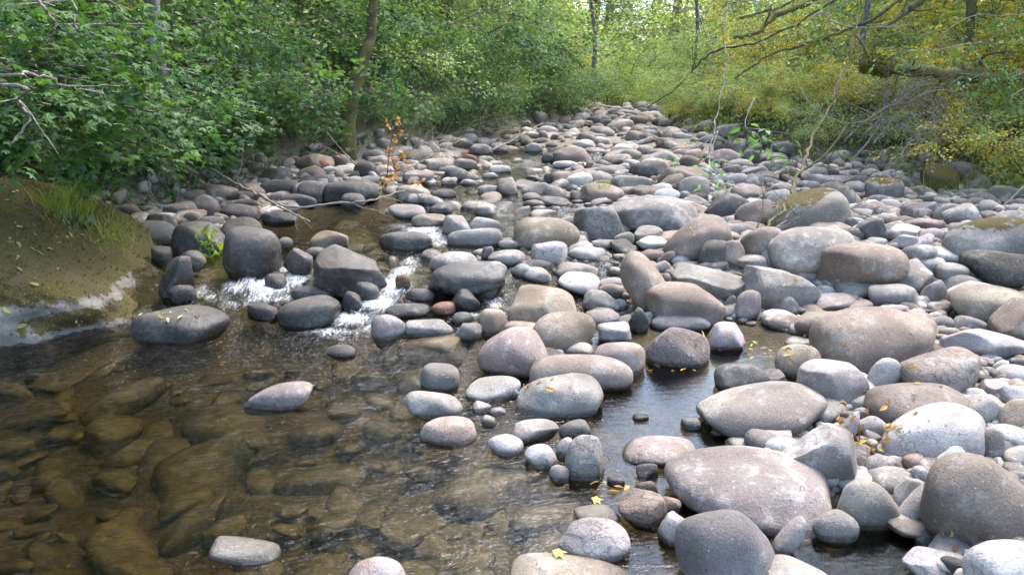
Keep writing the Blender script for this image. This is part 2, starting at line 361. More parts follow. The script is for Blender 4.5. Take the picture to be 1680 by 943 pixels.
# closed body of water: skirt and bottom, buried in the ground
ring = np.r_[np.arange(nx), np.arange(1, ny)*nx+nx-1, (ny-1)*nx+np.arange(nx-2, -1, -1), np.arange(ny-2, 0, -1)*nx]
Vb = V[ring].copy(); Vb[:, 2] = -3.
k = np.arange(len(ring)); k2 = (k+1) % len(ring)
skirt = np.stack([ring[k2], ring[k], n+k, n+k2], -1)
Vc = np.array([[V[:, 0].mean(), V[:, 1].mean(), -3.]])
bot = np.stack([n+k2, n+k, np.full(len(k), n+len(ring))], -1)
def water_mat():
    m, t = mat_new('stream_water'); N = NT(t)
    pos = N.n('NewGeometry').outputs['Position']; fo = N.attr('foam'); ri = N.attr('rif'); mn = N.attr('main')
    rot = N.n('Mapping'); N.l(pos, rot.inputs[0]); rot.inputs['Rotation'].default_value = (0, 0, math.radians(-28)); rot.inputs['Scale'].default_value = (.55, 1.5, 1)
    b1 = N.noise(rot.outputs[0], 15, 3, .55, .6); b2 = N.noise(rot.outputs[0], 42, 3, .6, .5); b3 = N.noise(pos, 110, 2, .5)
    h = N.math('ADD', N.math('MULTIPLY', b1, .6), N.math('ADD', N.math('MULTIPLY', b2, .25), N.math('MULTIPLY', b3, N.math('MULTIPLY', ri, .10))))
    h = N.math('MULTIPLY', h, N.math('ADD', N.math('MULTIPLY', mn, .58), N.math('ADD', .07, N.math('MULTIPLY', ri, .8))))
    nb = N.bump(h, 1., .05)
    fr = N.n('Fresnel'); fr.inputs['IOR'].default_value = 1.333; N.l(nb, fr.inputs['Normal'])
    gl = N.n('BsdfGlossy'); gl.inputs['Roughness'].default_value = .03; N.l(nb, gl.inputs['Normal'])
    tr = N.n('BsdfTransparent'); tr.inputs[0].default_value = (.93, .93, .90, 1)
    mx = N.n('MixShader'); N.l(N.math('MULTIPLY', fr.outputs[0], 1.15, True), mx.inputs[0]); N.l(tr.outputs[0], mx.inputs[1]); N.l(gl.outputs[0], mx.inputs[2])
    fst = scaled(N, pos, (1.1, .38, .5))
    fn = N.math('ADD', N.math('MULTIPLY', N.noise(fst, 22, 5, .75, 1.2), .6), N.math('MULTIPLY', N.noise(pos, 75, 3, .75), .4))
    fm = N.ramp(N.math('ADD', N.math('MULTIPLY', fo, .64), N.math('MULTIPLY', N.math('SUBTRACT', fn, .5), 1.9)), .22, .80)
    fm = N.math('MULTIPLY', fm, N.ramp(fo, .06, .3))
    fb = N.n('BsdfPrincipled'); fb.inputs['Base Color'].default_value = (.66, .69, .73, 1); fb.inputs['Roughness'].default_value = .45
    N.l(N.bump(fn, .8, .03), fb.inputs['Normal'])
    m2 = N.n('MixShader'); N.l(fm, m2.inputs[0]); N.l(mx.outputs[0], m2.inputs[1]); N.l(fb.outputs[0], m2.inputs[2])
    va = N.n('VolumeAbsorption'); va.inputs['Color'].default_value = (.60, .54, .27, 1); va.inputs['Density'].default_value = 2.1
    N.out(m2.outputs[0], va.outputs[0]); return m
zz = np.zeros(len(ring)+1)
wm = new_mesh('stream_water', np.concatenate([V, Vb, Vc]), [Q, skirt, bot], True,
              {'foam': np.r_[foam.ravel(), zz], 'rif': np.r_[rif.ravel(), zz], 'main': np.r_[main.ravel(), zz]})
kind(link('water', wm, water_mat()), 'structure', 'clear brown stream water with white riffles', 'water')

# ------------------------------------------------------------------ stones of the stream, one object each
# outline box in the photograph (left top right bottom), colour, shape, tilt in degrees | label | short name used by neighbours
ROCKS = '''
1151 628 1360 718 g e -4 |large smooth pale grey oval boulder beside the blue reflecting pool|the smooth oval boulder by the blue pool
1092 735 1365 857 g e 6 |biggest grey egg-shaped boulder with a white bleached patch near the camera|the big white-patched boulder
1309 597 1424 678 g k 3 |blocky grey boulder with a thin dark scratch on its flat top|the scratched blocky boulder
1422 624 1586 696 b e -5 |long brownish grey oval boulder above the orange leaf litter|the long oval boulder above the leaf litter
1424 587 1476 642 w e 20 |pale cone-shaped stone standing upright beside the scratched blocky boulder|
1480 574 1612 645 p k -14 s |angular boulder with dark diagonal streaks and pale crust|the streaked angular boulder
1451 668 1614 758 w e -14 |pale boulder crossed by a broad white band, beside the leaf litter|the white-banded boulder
1290 695 1420 790 g a 24 w |wedge-shaped dark boulder with a bright bleached right shoulder|the bleached wedge boulder
1254 714 1314 754 w r 0 ||
1516 752 1720 892 b e 14 |huge brown-grey boulder cut by the right edge of the view|the huge boulder at the right edge
1376 792 1473 866 g r 8 |round grey boulder with a double hump above the shallow corner pool|the double-humped round boulder
1333 838 1405 886 g r 0 |half-drowned round grey stone in the shallow corner pool|the half-drowned stone in the corner pool
1112 830 1272 965 g e -20 |round pale grey boulder cut by the bottom edge, below the white-patched one|the round boulder at the bottom edge
1266 850 1317 910 w e 30 |small pale blue-grey stone leaning against the round bottom boulder|
1243 911 1357 975 g f 4 |low grey boulder top showing at the very bottom edge|the low boulder at the bottom edge
1480 788 1533 851 w f 36 |upright pale slab leaning on its edge beside the huge boulder|the leaning pale slab
1455 846 1556 884 g f 6 |long flat blue-grey stone lying below the leaning pale slab|the long flat blue-grey stone
1520 875 1611 919 g f 4 ||
1530 904 1592 936 w f 8 ||
1483 902 1567 958 w a 12 |pale flat angular slab at the edge of the corner pool|
1590 888 1720 985 w r -12 |bright bleached boulder in the bottom right corner|the bleached corner boulder
1418 745 1474 779 g r 0 ||
1405 683 1456 714 w r 6 |pale rounded stone among orange fallen leaves|the pale stone among the orange leaves
1373 774 1438 807 w f -8 ||
1349 777 1376 800 w r 0 ||
1465 782 1513 826 w a 20 ||
1434 778 1461 795 g r 0 ||
1436 789 1467 804 g f 0 ||
1482 743 1518 768 t r 0 |small peach-coloured stone below the white-banded boulder|
1497 765 1530 790 w a 20 ||
1537 732 1595 776 w a -10 |white angular stone in front of the white-banded boulder|
1254 705 1303 735 w r -6 ||
1192 713 1262 742 w f 0 ||
1372 676 1409 724 w a 30 ||
1586 648 1648 690 g r 5 ||
1640 655 1700 704 t r 0 |tan rounded boulder at the right edge beside streaked stones|
1610 692 1700 738 w r 8 ||
1607 703 1648 753 g r 0 ||
1646 733 1710 764 w r 0 ||
1634 596 1700 630 w r -6 |bright white rounded boulder at the right edge|the bright white boulder at the right edge
1605 620 1652 652 w a 0 ||
1584 636 1620 662 w a 10 ||
1640 630 1696 668 w a 15 ||
1271 565 1346 617 t r 0 |tan speckled round boulder at the end of the shallow puddle|the tan speckled boulder
1172 598 1260 640 d f 4 |dark flat wet stone lying in the shallow puddle|the dark flat puddle stone
1243 607 1296 633 d a 0 ||
866 582 1037 642 b f 4 |broad low brown slab between two boulders beside the blue pool|the broad low brown slab
845 614 989 678 g k 2 |grey slab boulder with whitish patched top at the edge of the main pool|the white-topped slab
784 537 895 618 p e -24 w |pinkish boulder with a white rim and reddish face|the pink white-rimmed boulder
837 686 918 724 g r 4 ||
916 687 967 718 g r 0 ||
912 717 940 750 w r 10 ||
926 714 996 785 g r 8 s |dark-veined angular grey stone at the pool edge|the dark-veined stone
860 729 914 767 w r 0 |small pale round stone sitting beside the dark-veined stone|
901 763 934 791 g r 0 ||
801 711 858 746 w e 18 |whitish elongated cobble lying alone in the clear shallow water|the whitish elongated cobble
1020 713 1139 760 p f -6 |flat purplish half-sunken stone in the blue reflecting pool|the flat purplish stone
1043 760 1080 784 d r 0 ||
996 781 1025 796 d f 0 ||
941 826 1018 856 g f 4 ||
1014 805 1097 860 b k 4 s |brown ribbed stone with a sharp crest, beside the blue pool|the brown ribbed stone
1045 786 1079 816 b a -20 ||
1076 813 1119 844 t r 10 ||
1080 838 1146 891 w a 0 |pale lumpy stone in front of the brown ribbed stone|
914 850 1034 916 w r 4 s |white stone with dark vertical drip streaks at the pool edge|the white drip-streaked stone
838 911 1064 975 b f 6 |long flat brown rock along the bottom edge with yellow leaves|the long flat bottom rock
1038 679 1064 690 d f 0 ||
1117 684 1152 704 d r 0 ||
763 616 854 655 w f -6 |pale grey low stone at the left of the white-topped slab|
689 596 755 643 g r 16 |rounded grey stone, outermost of the bar in the main pool|the outermost grey stone
664 639 758 683 g f 12 |flat grey stone sloping into the main pool beside a pink stone|the sloping flat stone
688 684 782 728 p r 0 |pink rounded stone half submerged in the clear main pool|the half-submerged pink stone
774 657 806 676 w a -10 ||
802 667 831 680 w f 0 ||
790 681 815 698 g r 0 ||
834 636 853 653 w r 0 ||
566 915 670 985 p r 0 |pale pinkish boulder top at the bottom edge of the main pool|
396 627 516 669 g f -10 |flat dark grey slab alone in the main pool below the cascade|the lone slab in the main pool
338 881 460 920 g f 2 |flat lavender grey slab barely above the water near the bottom|
829 467 945 533 t k -2 |rough tan-brown blocky boulder beside the cascade outflow|the tan blocky boulder
869 506 980 578 b e -12 |brown rounded boulder leaning behind the pink white-rimmed boulder|the brown boulder behind the pink one
979 527 1037 561 w r 0 ||
960 508 1017 534 g f -4 ||
957 477 1018 509 g r 8 ||
916 446 984 479 w f 4 |pale lens-shaped stone standing in the side channel|the pale lens-shaped stone
980 455 1026 474 g f -4 ||
1017 418 1107 508 b e -34 |tall brown egg-shaped boulder leaning in the middle of the bar|the tall leaning egg boulder
1057 466 1187 530 b k 2 |wide grey-brown boulder with a white scuff on its right end|the wide white-scuffed boulder
1102 436 1230 486 o a 8 |angular boulder with greenish mossy crest behind the wide scuffed boulder|the green-crested boulder
1031 503 1063 543 d a 0 |small dark diamond-shaped stone standing on its point|the dark diamond stone
1056 511 1077 527 w r 0 ||
1067 515 1164 541 g f -4 ||
1059 536 1166 600 p r 6 s |pinkish cracked boulder with slanting dark fissures|the pinkish cracked boulder
1160 527 1231 574 w a 6 |pale blue-grey angular stone beside the puddle|the pale blue-grey stone by the puddle
966 558 1058 612 p r 6 ||
916 560 974 583 w r 0 |small bright white stone wedged between brown boulders|
900 573 925 588 w r 0 ||
829 526 874 553 g f -10 ||
784 507 831 549 t r 0 |tan round stone at the foot of the cascade|the tan round cascade stone
800 409 863 434 g r 0 ||
871 396 932 432 w k -6 s |pale twisted stone with folded bands in mid stream|the pale twisted stone
931 404 993 426 w f -4 ||
839 432 877 453 g r 0 ||
856 438 905 459 g f 6 ||
909 431 981 457 g f 0 ||
789 429 828 459 g r 0 ||
841 355 949 409 b r 4 |big brown rounded boulder standing mid stream left of the cracked ledge|the big brown mid-stream boulder
818 393 853 410 g r 0 ||
939 378 966 400 g r 10 ||
969 392 1013 409 g f -4 ||
1007 380 1041 405 g r 0 ||
1038 371 1093 400 g k 4 ||
1044 388 1095 409 w k 2 ||
1089 355 1197 424 b e -28 |large tan-brown boulder leaning upstream behind the tall egg boulder|the large leaning brown boulder
1142 392 1215 433 d r -6 |dark speckled boulder beneath the foot of a dead branch|the dark speckled boulder
1101 418 1133 434 w r 0 ||
1104 428 1155 443 g f 0 ||
1157 425 1197 442 g r 0 ||
1015 432 1039 444 g f 0 ||
1032 412 1053 429 g a 10 ||
1183 484 1207 515 g a 20 ||
1203 476 1251 525 p r 20 |pinkish knobbly stone beside the wide white-scuffed boulder|the pinkish knobbly stone
869 404 888 421 g r 0 ||
1339 398 1482 466 b k 4 |big smooth grey-brown boulder with a level top at the centre right|the big level-topped boulder
1258 373 1413 437 g f -4 |broad pale grey boulder behind the big level-topped one|the broad pale boulder
1296 418 1342 453 g r 10 ||
1214 435 1337 496 g a 4 |grey slab boulder with a sharp lower edge, overhanging a hollow|the overhanging grey slab
1216 369 1285 421 b r 8 |dark brown boulder behind a dead branch|the dark brown boulder
1366 457 1442 485 g f 2 |flat oval grey stone like a loaf in front of the level-topped boulder|the loaf-shaped stone
1334 480 1405 515 g r 4 ||
1422 467 1512 508 g r -2 ||
1436 428 1532 477 g a -14 w ||
1511 459 1556 501 g r 0 ||
1552 461 1624 493 w f -14 ||
1578 409 1700 460 d r 4 s |dark boulder with fine wavy woody bands at the right edge|the wavy-banded dark boulder
1614 454 1671 469 g f 0 ||
1555 466 1710 536 b e 6 |large brown boulder with black spots at the right edge|the black-spotted brown boulder
1622 488 1730 560 b r -20 ||
1342 501 1545 604 b e -9 |great long brown boulder with pale scuffs, the longest on the bar|the great long brown boulder
1302 508 1432 554 b f -4 |dark brown low boulder behind the great long one|
1353 524 1402 557 p r -10 ||
1541 534 1680 592 w a 8 |pale boulder with a dark triangular shadowed face beside the great long one|the pale dark-faced boulder
1249 508 1308 534 w f 0 ||
1265 483 1309 517 g a 30 ||
1286 551 1336 570 w f -4 ||
1431 500 1489 518 w f -6 ||
1487 492 1524 505 w f 0 ||
1382 493 1431 518 p f -20 ||
1322 471 1350 493 g r 0 ||
1340 467 1370 485 w r 10 ||
1185 393 1222 434 b r 0 ||
1209 418 1257 441 g f 0 ||
1457 383 1509 411 w a -10 ||
1485 386 1537 417 w a -20 s ||
1510 374 1548 393 w r 0 |small bluish white stone below the mossy right boulder|
1405 358 1452 392 d k -10 |dark blocky stone with a white vein below a slanting twig|the dark white-veined stone
1431 375 1478 394 d f 6 ||
1493 358 1550 379 b f 6 ||
1546 356 1700 426 o r -6 m |large boulder with thick brown moss on its crown at the right edge|the brown-mossed boulder
1503 421 1555 444 w f -4 ||
1532 431 1586 462 g r 6 ||
1566 421 1601 437 t r 0 ||
1493 416 1533 433 g f 0 ||
1425 390 1456 404 w r 0 ||
1523 397 1548 417 p k 0 ||
1264 314 1388 384 o r -14 m |big boulder wearing a dark moss cap under the dead branch|the moss-capped boulder
1343 299 1405 345 o r 10 m |second moss-topped boulder just behind the moss-capped one|
1375 356 1413 379 d a 0 ||
1399 332 1440 355 g r 10 ||
1438 327 1476 343 w f 0 ||
1425 319 1457 341 g r -10 ||
1470 330 1507 356 g r 0 ||
1483 330 1544 360 g r -12 ||
1498 340 1531 363 g a -20 ||
1530 334 1574 363 g r -12 ||
1547 335 1606 370 g r -16 ||
1550 350 1592 372 d r -6 ||
1556 365 1596 385 g r -4 ||
1456 366 1509 394 w a -10 ||
1602 328 1639 350 g r 0 ||
1628 345 1685 363 g f 0 ||
1420 292 1481 331 o r 0 m |brown stone with dead leaves heaped on top near the right bank|the leaf-topped stone
1471 293 1493 317 d r 0 ||
1512 268 1568 316 o k 0 m |square block thickly coated in olive moss at the foot of the right bank|the olive moss block
1563 265 1602 291 p r 20 ||
1421 256 1470 277 o f -6 ||
1582 279 1627 318 o r -20 m ||
1351 276 1376 292 d r 0 ||
1389 287 1426 306 d r -8 ||
1278 276 1313 297 d r 0 ||
1325 286 1356 304 g r 0 ||
1317 297 1346 317 g r 0 ||
1258 299 1302 321 g r 0 ||
1256 312 1293 331 w r 0 ||
1344 362 1376 378 g a 0 ||
1436 341 1471 357 w r 0 ||
1450 355 1481 367 p f 0 ||
938 331 1031 394 g a 16 s |cracked angular end of the ledge, with brown crevices|the cracked ledge end
990 321 1147 380 g f 3 |wide flat grey ledge slab with a pale hollow in mid stream|the wide flat ledge
949 300 1022 331 b r 0 |dark rounded boulder upstream of the ledge with a grass tuft|the grass-tufted boulder
1002 288 1074 316 g r 4 ||
1032 263 1104 291 d f -2 |long dark boulder with a flat top, behind the ledge|the long dark flat-topped boulder
1079 274 1162 308 b r 4 ||
1077 284 1124 312 b e -30 ||
1112 289 1164 321 g r 0 |smooth round tan-grey boulder beside the hanging green sprig|
1131 316 1163 331 d r 0 ||
1153 315 1231 362 d a -6 |dark tent-shaped boulder right of the wide flat ledge|the tent-shaped dark boulder
1207 329 1276 377 b r -14 ||
1174 379 1217 397 b f 8 ||
1187 361 1222 382 b r 0 ||
929 284 973 306 w r -4 ||
893 281 926 300 d r 0 ||
856 299 907 323 g r 0 ||
856 316 886 330 g r 0 ||
874 322 936 338 d f 4 ||
907 241 971 270 b r 0 |rounded boulder at the edge of the far upper pool|the far-pool boulder
906 264 950 276 w f 0 ||
861 234 890 250 g r 0 ||
888 251 909 266 d r 0 ||
939 229 980 245 w r 0 ||
974 224 1001 240 w r 0 ||
1001 236 1039 256 w r -6 ||
1014 245 1054 268 b r 4 ||
1025 214 1058 234 b r 0 ||
1006 196 1040 214 w k 0 |pale tan boulder standing out at the far end of the stones|the pale far-end boulder
1165 244 1214 269 p r 4 ||
1217 245 1247 269 d r 0 ||
1212 273 1252 291 g r -6 ||
1221 285 1254 306 g r 4 ||
1184 270 1217 289 g r -6 ||
969 269 994 280 g f 0 ||
1072 309 1116 331 w r 0 ||
1109 329 1141 346 w r 0 ||
1084 324 1111 341 g r 0 ||
1171 232 1189 247 o r 0 m ||
1188 229 1202 243 o r 0 m ||
1200 236 1222 250 o r 0 m ||
508 378 572 409 b k -4 |tan-topped round boulder standing above the left cascade|the round boulder above the cascade
619 379 712 410 d f -4 |dark low flat boulder in the fast water above the chute|the dark flat boulder above the chute
514 410 636 478 d a 12 |big dark wet boulder splitting the cascade|the big dark boulder splitting the cascade
733 374 825 405 g k -2 |flat-topped grey boulder on the right of the upper riffle|the flat-topped riffle boulder
726 353 774 386 g r 0 ||
768 356 821 381 g r 6 ||
705 412 784 446 g r -4 ||
702 430 832 478 d k 2 |broad grey slab with a dark wet base at the right of the chute|the broad dark-based slab
637 335 698 358 g f 2 ||
702 332 746 351 d r 0 ||
675 349 733 372 b r -6 ||
779 335 815 353 g r 6 ||
783 303 819 319 g r 0 ||
817 291 851 320 b r -4 ||
709 310 749 325 d f 4 ||
650 304 708 330 b r 6 ||
667 318 696 334 g r 0 ||
533 294 622 332 d r 4 ||
489 299 536 331 d r 6 ||
420 294 507 321 d r 0 ||
461 318 521 339 d r 0 ||
559 317 599 339 d r 0 ||
662 280 713 300 g r 0 ||
729 274 769 296 d e 16 ||
692 259 744 278 g f 0 ||
742 260 784 278 g k 0 ||
756 253 784 269 r r 6 |rust-red stone beside the small far cascade|the rust-red stone
719 248 757 265 g r 0 ||
667 245 697 269 d r 0 ||
519 261 546 281 r r 0 |reddish round stone under the bushes of the left bank|the reddish bank stone
429 276 481 299 d r 0 ||
511 285 543 301 g r 0 ||
569 289 600 304 w f 6 ||
544 271 584 284 w f -4 ||
581 264 619 289 d r 0 ||
769 236 803 253 g r 0 ||
802 234 834 249 g f 0 ||
802 271 839 284 w f 0 ||
791 283 817 293 w f 0 ||
724 291 749 304 g r 0 ||
756 294 781 304 g f 0 ||
426 348 491 367 d f 0 ||
366 370 461 448 d r 0 |big dark round boulder with a white blotch at the cascade edge|the white-blotched dark boulder
282 363 370 416 d k 2 |dark blocky boulder behind a small green plant|the dark blocky boulder by the green plant
362 356 431 391 d r 0 ||
209 362 285 407 d r 0 ||
235 349 293 379 d r 6 ||
192 335 234 364 d r 0 ||
270 330 336 357 d r 4 ||
309 320 359 357 d r 14 ||
357 334 426 363 d r 4 ||
301 348 329 367 d r 0 ||
372 313 426 331 d r 0 ||
382 326 431 348 d r 0 ||
326 355 367 372 d f 0 ||
259 415 319 482 d a 16 |dark angular rock with a glassy trickle beside the mossy outcrop|the dark trickling rock
279 466 323 494 d r 0 ||
221 501 369 560 d f 4 |low dark grey boulder dotted with white leaf scraps at the outcrop foot|the leaf-dotted grey boulder
296 411 337 438 d r 0 ||
249 403 286 428 d r 0 ||
464 406 514 450 d a 0 ||
435 449 470 471 d r 0 ||
478 465 558 491 d f 6 ||
459 484 562 530 d r -10 |sleek black boulder washed by the left cascade|the sleek black boulder
561 477 595 509 d a 0 ||
575 462 623 491 d r 6 ||
403 496 459 523 d r 4 ||
609 514 666 556 g e -18 |grey egg-shaped stone at the foot of the main chute|the grey egg by the chute
664 523 744 550 g f 2 |flat square-ended grey stone in the outflow|the flat square-ended stone
742 529 791 561 g r 0 ||
739 473 787 506 d a 0 ||
708 494 749 513 r r 0 |orange-brown wet stone in the outflow beside a dark block|
773 455 819 485 d r 0 ||
664 473 714 491 d r 0 ||
632 497 706 519 d f -4 ||
739 512 776 529 d r 0 ||
534 565 584 588 d f 4 ||
497 406 536 422 d f 0 ||
454 389 481 408 d r 0 ||
649 449 674 471 r r 0 ||
789 404 811 427 g r 0 ||
'''
RC = {'g': ((.205, .188, .174), 'grey'), 'b': ((.195, .158, .130), 'brownish grey'), 'd': ((.085, .079, .075), 'dark'), 'w': ((.34, .322, .305), 'pale'),  # dark tone: wet rock, and tree shade on the left stones painted in
      'p': ((.235, .188, .168), 'pinkish'), 't': ((.25, .195, .145), 'tan'), 'o': ((.18, .165, .145), 'mossy'), 'r': ((.20, .105, .07), 'reddish')}
RS = {'r': 'rounded', 'f': 'flat', 'a': 'angular', 'e': 'egg-shaped', 'k': 'blocky'}
def rock_unit(seed, sub, shape):
    """Unit stone inside -1..1 on each axis: water-worn, with soft facets."""
    r = np.random.default_rng(seed); V0, F = ico(sub); p = V0.copy()
    n = {'r': 2.25, 'f': 2.5, 'a': 2.6, 'e': 2.15, 'k': 3.3}[shape]+r.uniform(-.1, .35)
    p /= (np.abs(p)**n).sum(1)[:, None]**(1/n)
    cuts, soft, amt = {'r': (7, .085, .8), 'f': (7, .075, .8), 'a': (13, .025, .98), 'e': (6, .09, .78), 'k': (8, .05, .85)}[shape]
    for k in range(cuts):
        d = r.normal(size=3); d[2] = d[2]*.8+.15; d /= np.linalg.norm(d)
        off = r.uniform(.62, .88) if shape == 'a' else r.uniform(.74, .95)
        s = p@d-off; p -= d[None]*(np.logaddexp(0, s/soft)*soft*amt)[:, None]
    lo = .085 if shape != 'a' else .09
    q = V0+r.normal(size=3)*.0
    p *= (1+cosnoise(q, seed+1, 2.6, 2)*lo+cosnoise(q, seed+2, 6, 3)*.022+(cosnoise(q, seed+3, 15, 2)*.010 if shape == 'a' else 0))[:, None]
    if shape == 'e':
        s = r.choice([-1, 1]); tp = 1-.20*s*p[:, 0]; p[:, 1] *= tp; p[:, 2] *= tp
    if shape in 'ka' : p[:, 0] += .12*r.uniform(-1, 1)*p[:, 2]
    p -= (p.max(0)+p.min(0))/2; p /= (p.max(0)-p.min(0))/2
    return p, F
def rot_y(p, a):
    c, s = math.cos(a), math.sin(a); return np.stack([p[:, 0]*c+p[:, 2]*s, p[:, 1], -p[:, 0]*s+p[:, 2]*c], -1)
def rot_z(p, a):
    c, s = math.cos(a), math.sin(a); return np.stack([p[:, 0]*c-p[:, 1]*s, p[:, 0]*s+p[:, 1]*c, p[:, 2]], -1)
def solve_rock(u0, v0, u1, v1, roll, ratio, sink=None):
    w, h = (u1-u0)/2, (v1-v0)/2; uc = (u0+u1)/2
    def f(t, full=False):
        sc = t/FPX; hw_, hh = w*sc, 2*h*sc
        th = math.atan2(-ray(uc, (v0+v1)/2)[2], ray(uc, (v0+v1)/2)[1])
        b = ratio*hw_; ct, st = math.cos(th), math.sin(th)
        c0 = at(uc, (v0+v1)/2, t); gz = g1(c0[0], c0[1]); wz = float(W(c0[0], c0[1]))
        s = sink if sink is not None else (.34 if gz < wz-.04 else .48)
        lo, hi = .02*hw_, 3*hw_
        for _ in range(22):
            c = (lo+hi)/2; Pp = math.sqrt(c*c*ct*ct+b*b*st*st)
            if Pp+s*c*ct+math.sqrt(1-s*s)*b*st*.8 > hh: hi = c
            else: lo = c
        c = max(c, (.16 if ratio < .6 else .28)*hw_); Pp = math.sqrt(c*c*ct*ct+b*b*st*st)
        cen = at(uc, v0+Pp/sc, t); L = max(gz, wz)
        if full: return cen, hw_, b, c, Pp, gz, wz
        return cen[2]-(L+s*c)
    lo, hi = 1.8, 40.
    for _ in range(26):
        m = (lo+hi)/2
        if f(m) > 0: lo = m
        else: hi = m
    return f((lo+hi)/2, True)
PLAN = []          # footprints, for the small stones that fill the gaps
rocks = []
for i, ln in enumerate(l for l in ROCKS.strip().split('\n')):
    a, lab, short = ln.split('|'); a = a.split()
    u0, v0, u1, v1 = map(float, a[:4]); colr, shape, roll = a[4], a[5], float(a[6]); ex = a[7] if len(a) > 7 else ''
    r = np.random.default_rng(1000+i)
    if not lab and shape == 'r': shape = r.choice(list('rrrrrkkkaa'))
    ratio = r.uniform(.68, .92) if (v1-v0) > .36*(u1-u0) else r.uniform(.45, .59)
    cen, A, B, C, Pp, gz, wz = solve_rock(u0, v0, u1, v1, roll, ratio)
    ph = math.radians(roll)
    if abs(roll) > 3:
        Wd, Hd, k = A, C, math.cos(2*ph); cs, sn = math.cos(ph)**2, math.sin(ph)**2
        A = math.sqrt(max((Wd**2*cs-Hd**2*sn)/k, (.6*Wd)**2)); C = math.sqrt(max((Hd**2*cs-Wd**2*sn)/k, (.42*Hd)**2))
        A = min(A, 1.2*Wd); C = min(C, 1.15*Hd)
    px = u1-u0; sub = 5 if px > 112 else 4 if px > 46 else 3
    p, F = rock_unit(7000+i*13, sub, shape)
    nrm = p/np.linalg.norm(p, axis=1)[:, None]
    p = p*np.array([A, B, C]); p = rot_y(p, ph); p = rot_z(p, r.uniform(-.18, .18))
    V = p+cen
    base = np.array(RC[colr][0])*r.uniform(.86, 1.14)*(1+r.normal(size=3)*.022)
    hwv = V[:, 2]-W(V[:, 0], V[:, 1])
    if gz > wz+.03: hwv = np.maximum(hwv, .06)
    moss = np.zeros(len(V))
    if colr == 'o': moss = np.clip(nrm[:, 2]*(1.05 if ex == 'm' else .7)-(.3 if ex == 'm' else .4), 0, 1)
    if lab.startswith('square block'): moss = np.clip(nrm[:, 2]*.6+.75, 0, 1)
    pale = {'w': .8, 'g': .38, 'p': .45, 'b': .18, 't': .2, 'd': .02, 'o': .15, 'r': .05}[colr]*r.uniform(.5, 1.3)+(.5 if ex == 'w' else 0)
    me = new_mesh('boulder' if px > 58 else 'stone', p, F, True,
                  {'Col': np.tile(base, (len(V), 1)), 'hw': hwv, 'moss': moss, 'pale': np.full(len(V), pale), 'streak': np.full(len(V), (.6 if ex == 's' else .0)),
                   'wetx': np.full(len(V), .9 if (colr in 'dr' and gz < wz-.02 and 5.3 < cen[1] < 7.6) else .0)*np.clip(1.2-.9*nrm[:, 2], .3, 1)})
    o = link('boulder' if px > 58 else 'stone', me, M['rock'], None, cen)
    rocks.append(dict(o=o, u=(u0+u1)/2, v=(v0+v1)/2, px=px, py=v1-v0, col=RC[colr][1], shape=RS[shape], lab=lab, short=short.strip(), wet=gz < wz-.04, c=cen, A=A, B=B, C=C))
    PLAN.append((cen[0], cen[1], A, B))
# labels: landmarks are described by their looks, the rest by their looks and the landmark they lie beside
marks = [q for q in rocks if q['short']]
used = set(q['lab'] for q in rocks if q['lab'])
def describe(q, ms, extra=''):
    size = 'large ' if q['px'] > 95 else 'small ' if q['px'] < 36 else ''
    rel = []
    for m in ms:
        dx, dy = q['u']-m['u'], (q['v']-m['v'])*1.6
        d = math.hypot(dx, dy); near = 'just ' if d < m['px']*.5+q['px']*.5+25 else ''
        if abs(dx) > abs(dy): w = 'left of' if dx < 0 else 'right of'
        else: w = 'behind' if dy < 0 else 'in front of'
        rel.append(near+w+' '+m['short'])
    wet = 'wet ' if q['wet'] and q['col'] == 'dark' else ''
    return f"{size}{wet}{q['col']} {q['shape']} {'boulder' if q['px'] > 58 else 'stone'} {extra}{' and '.join(rel)}"
for q in rocks:
    if not q['lab']:
        ms = sorted(marks, key=lambda m: math.hypot(q['u']-m['u'], 1.6*(q['v']-m['v'])))
        cand = [describe(q, [m]) for m in ms[:4]]+[describe(q, [ms[a_], ms[b_]]) for a_ in range(3) for b_ in range(a_+1, 5)]
        cand = [c for c in cand if len(c.split()) <= 16] or cand
        q['lab'] = next((c for c in cand if c not in used), None)
        if q['lab'] is None:
            for ex in ('lower ', 'tilted ', 'half-hidden '):
                c = describe(q, ms[:1], ex)
                if c not in used: q['lab'] = c; break
        q['lab'] = q['lab'] or cand[0]
        used.add(q['lab'])
    tag(q['o'], q['lab'], 'boulder' if q['px'] > 58 else 'stone', 'river stones of the bar')

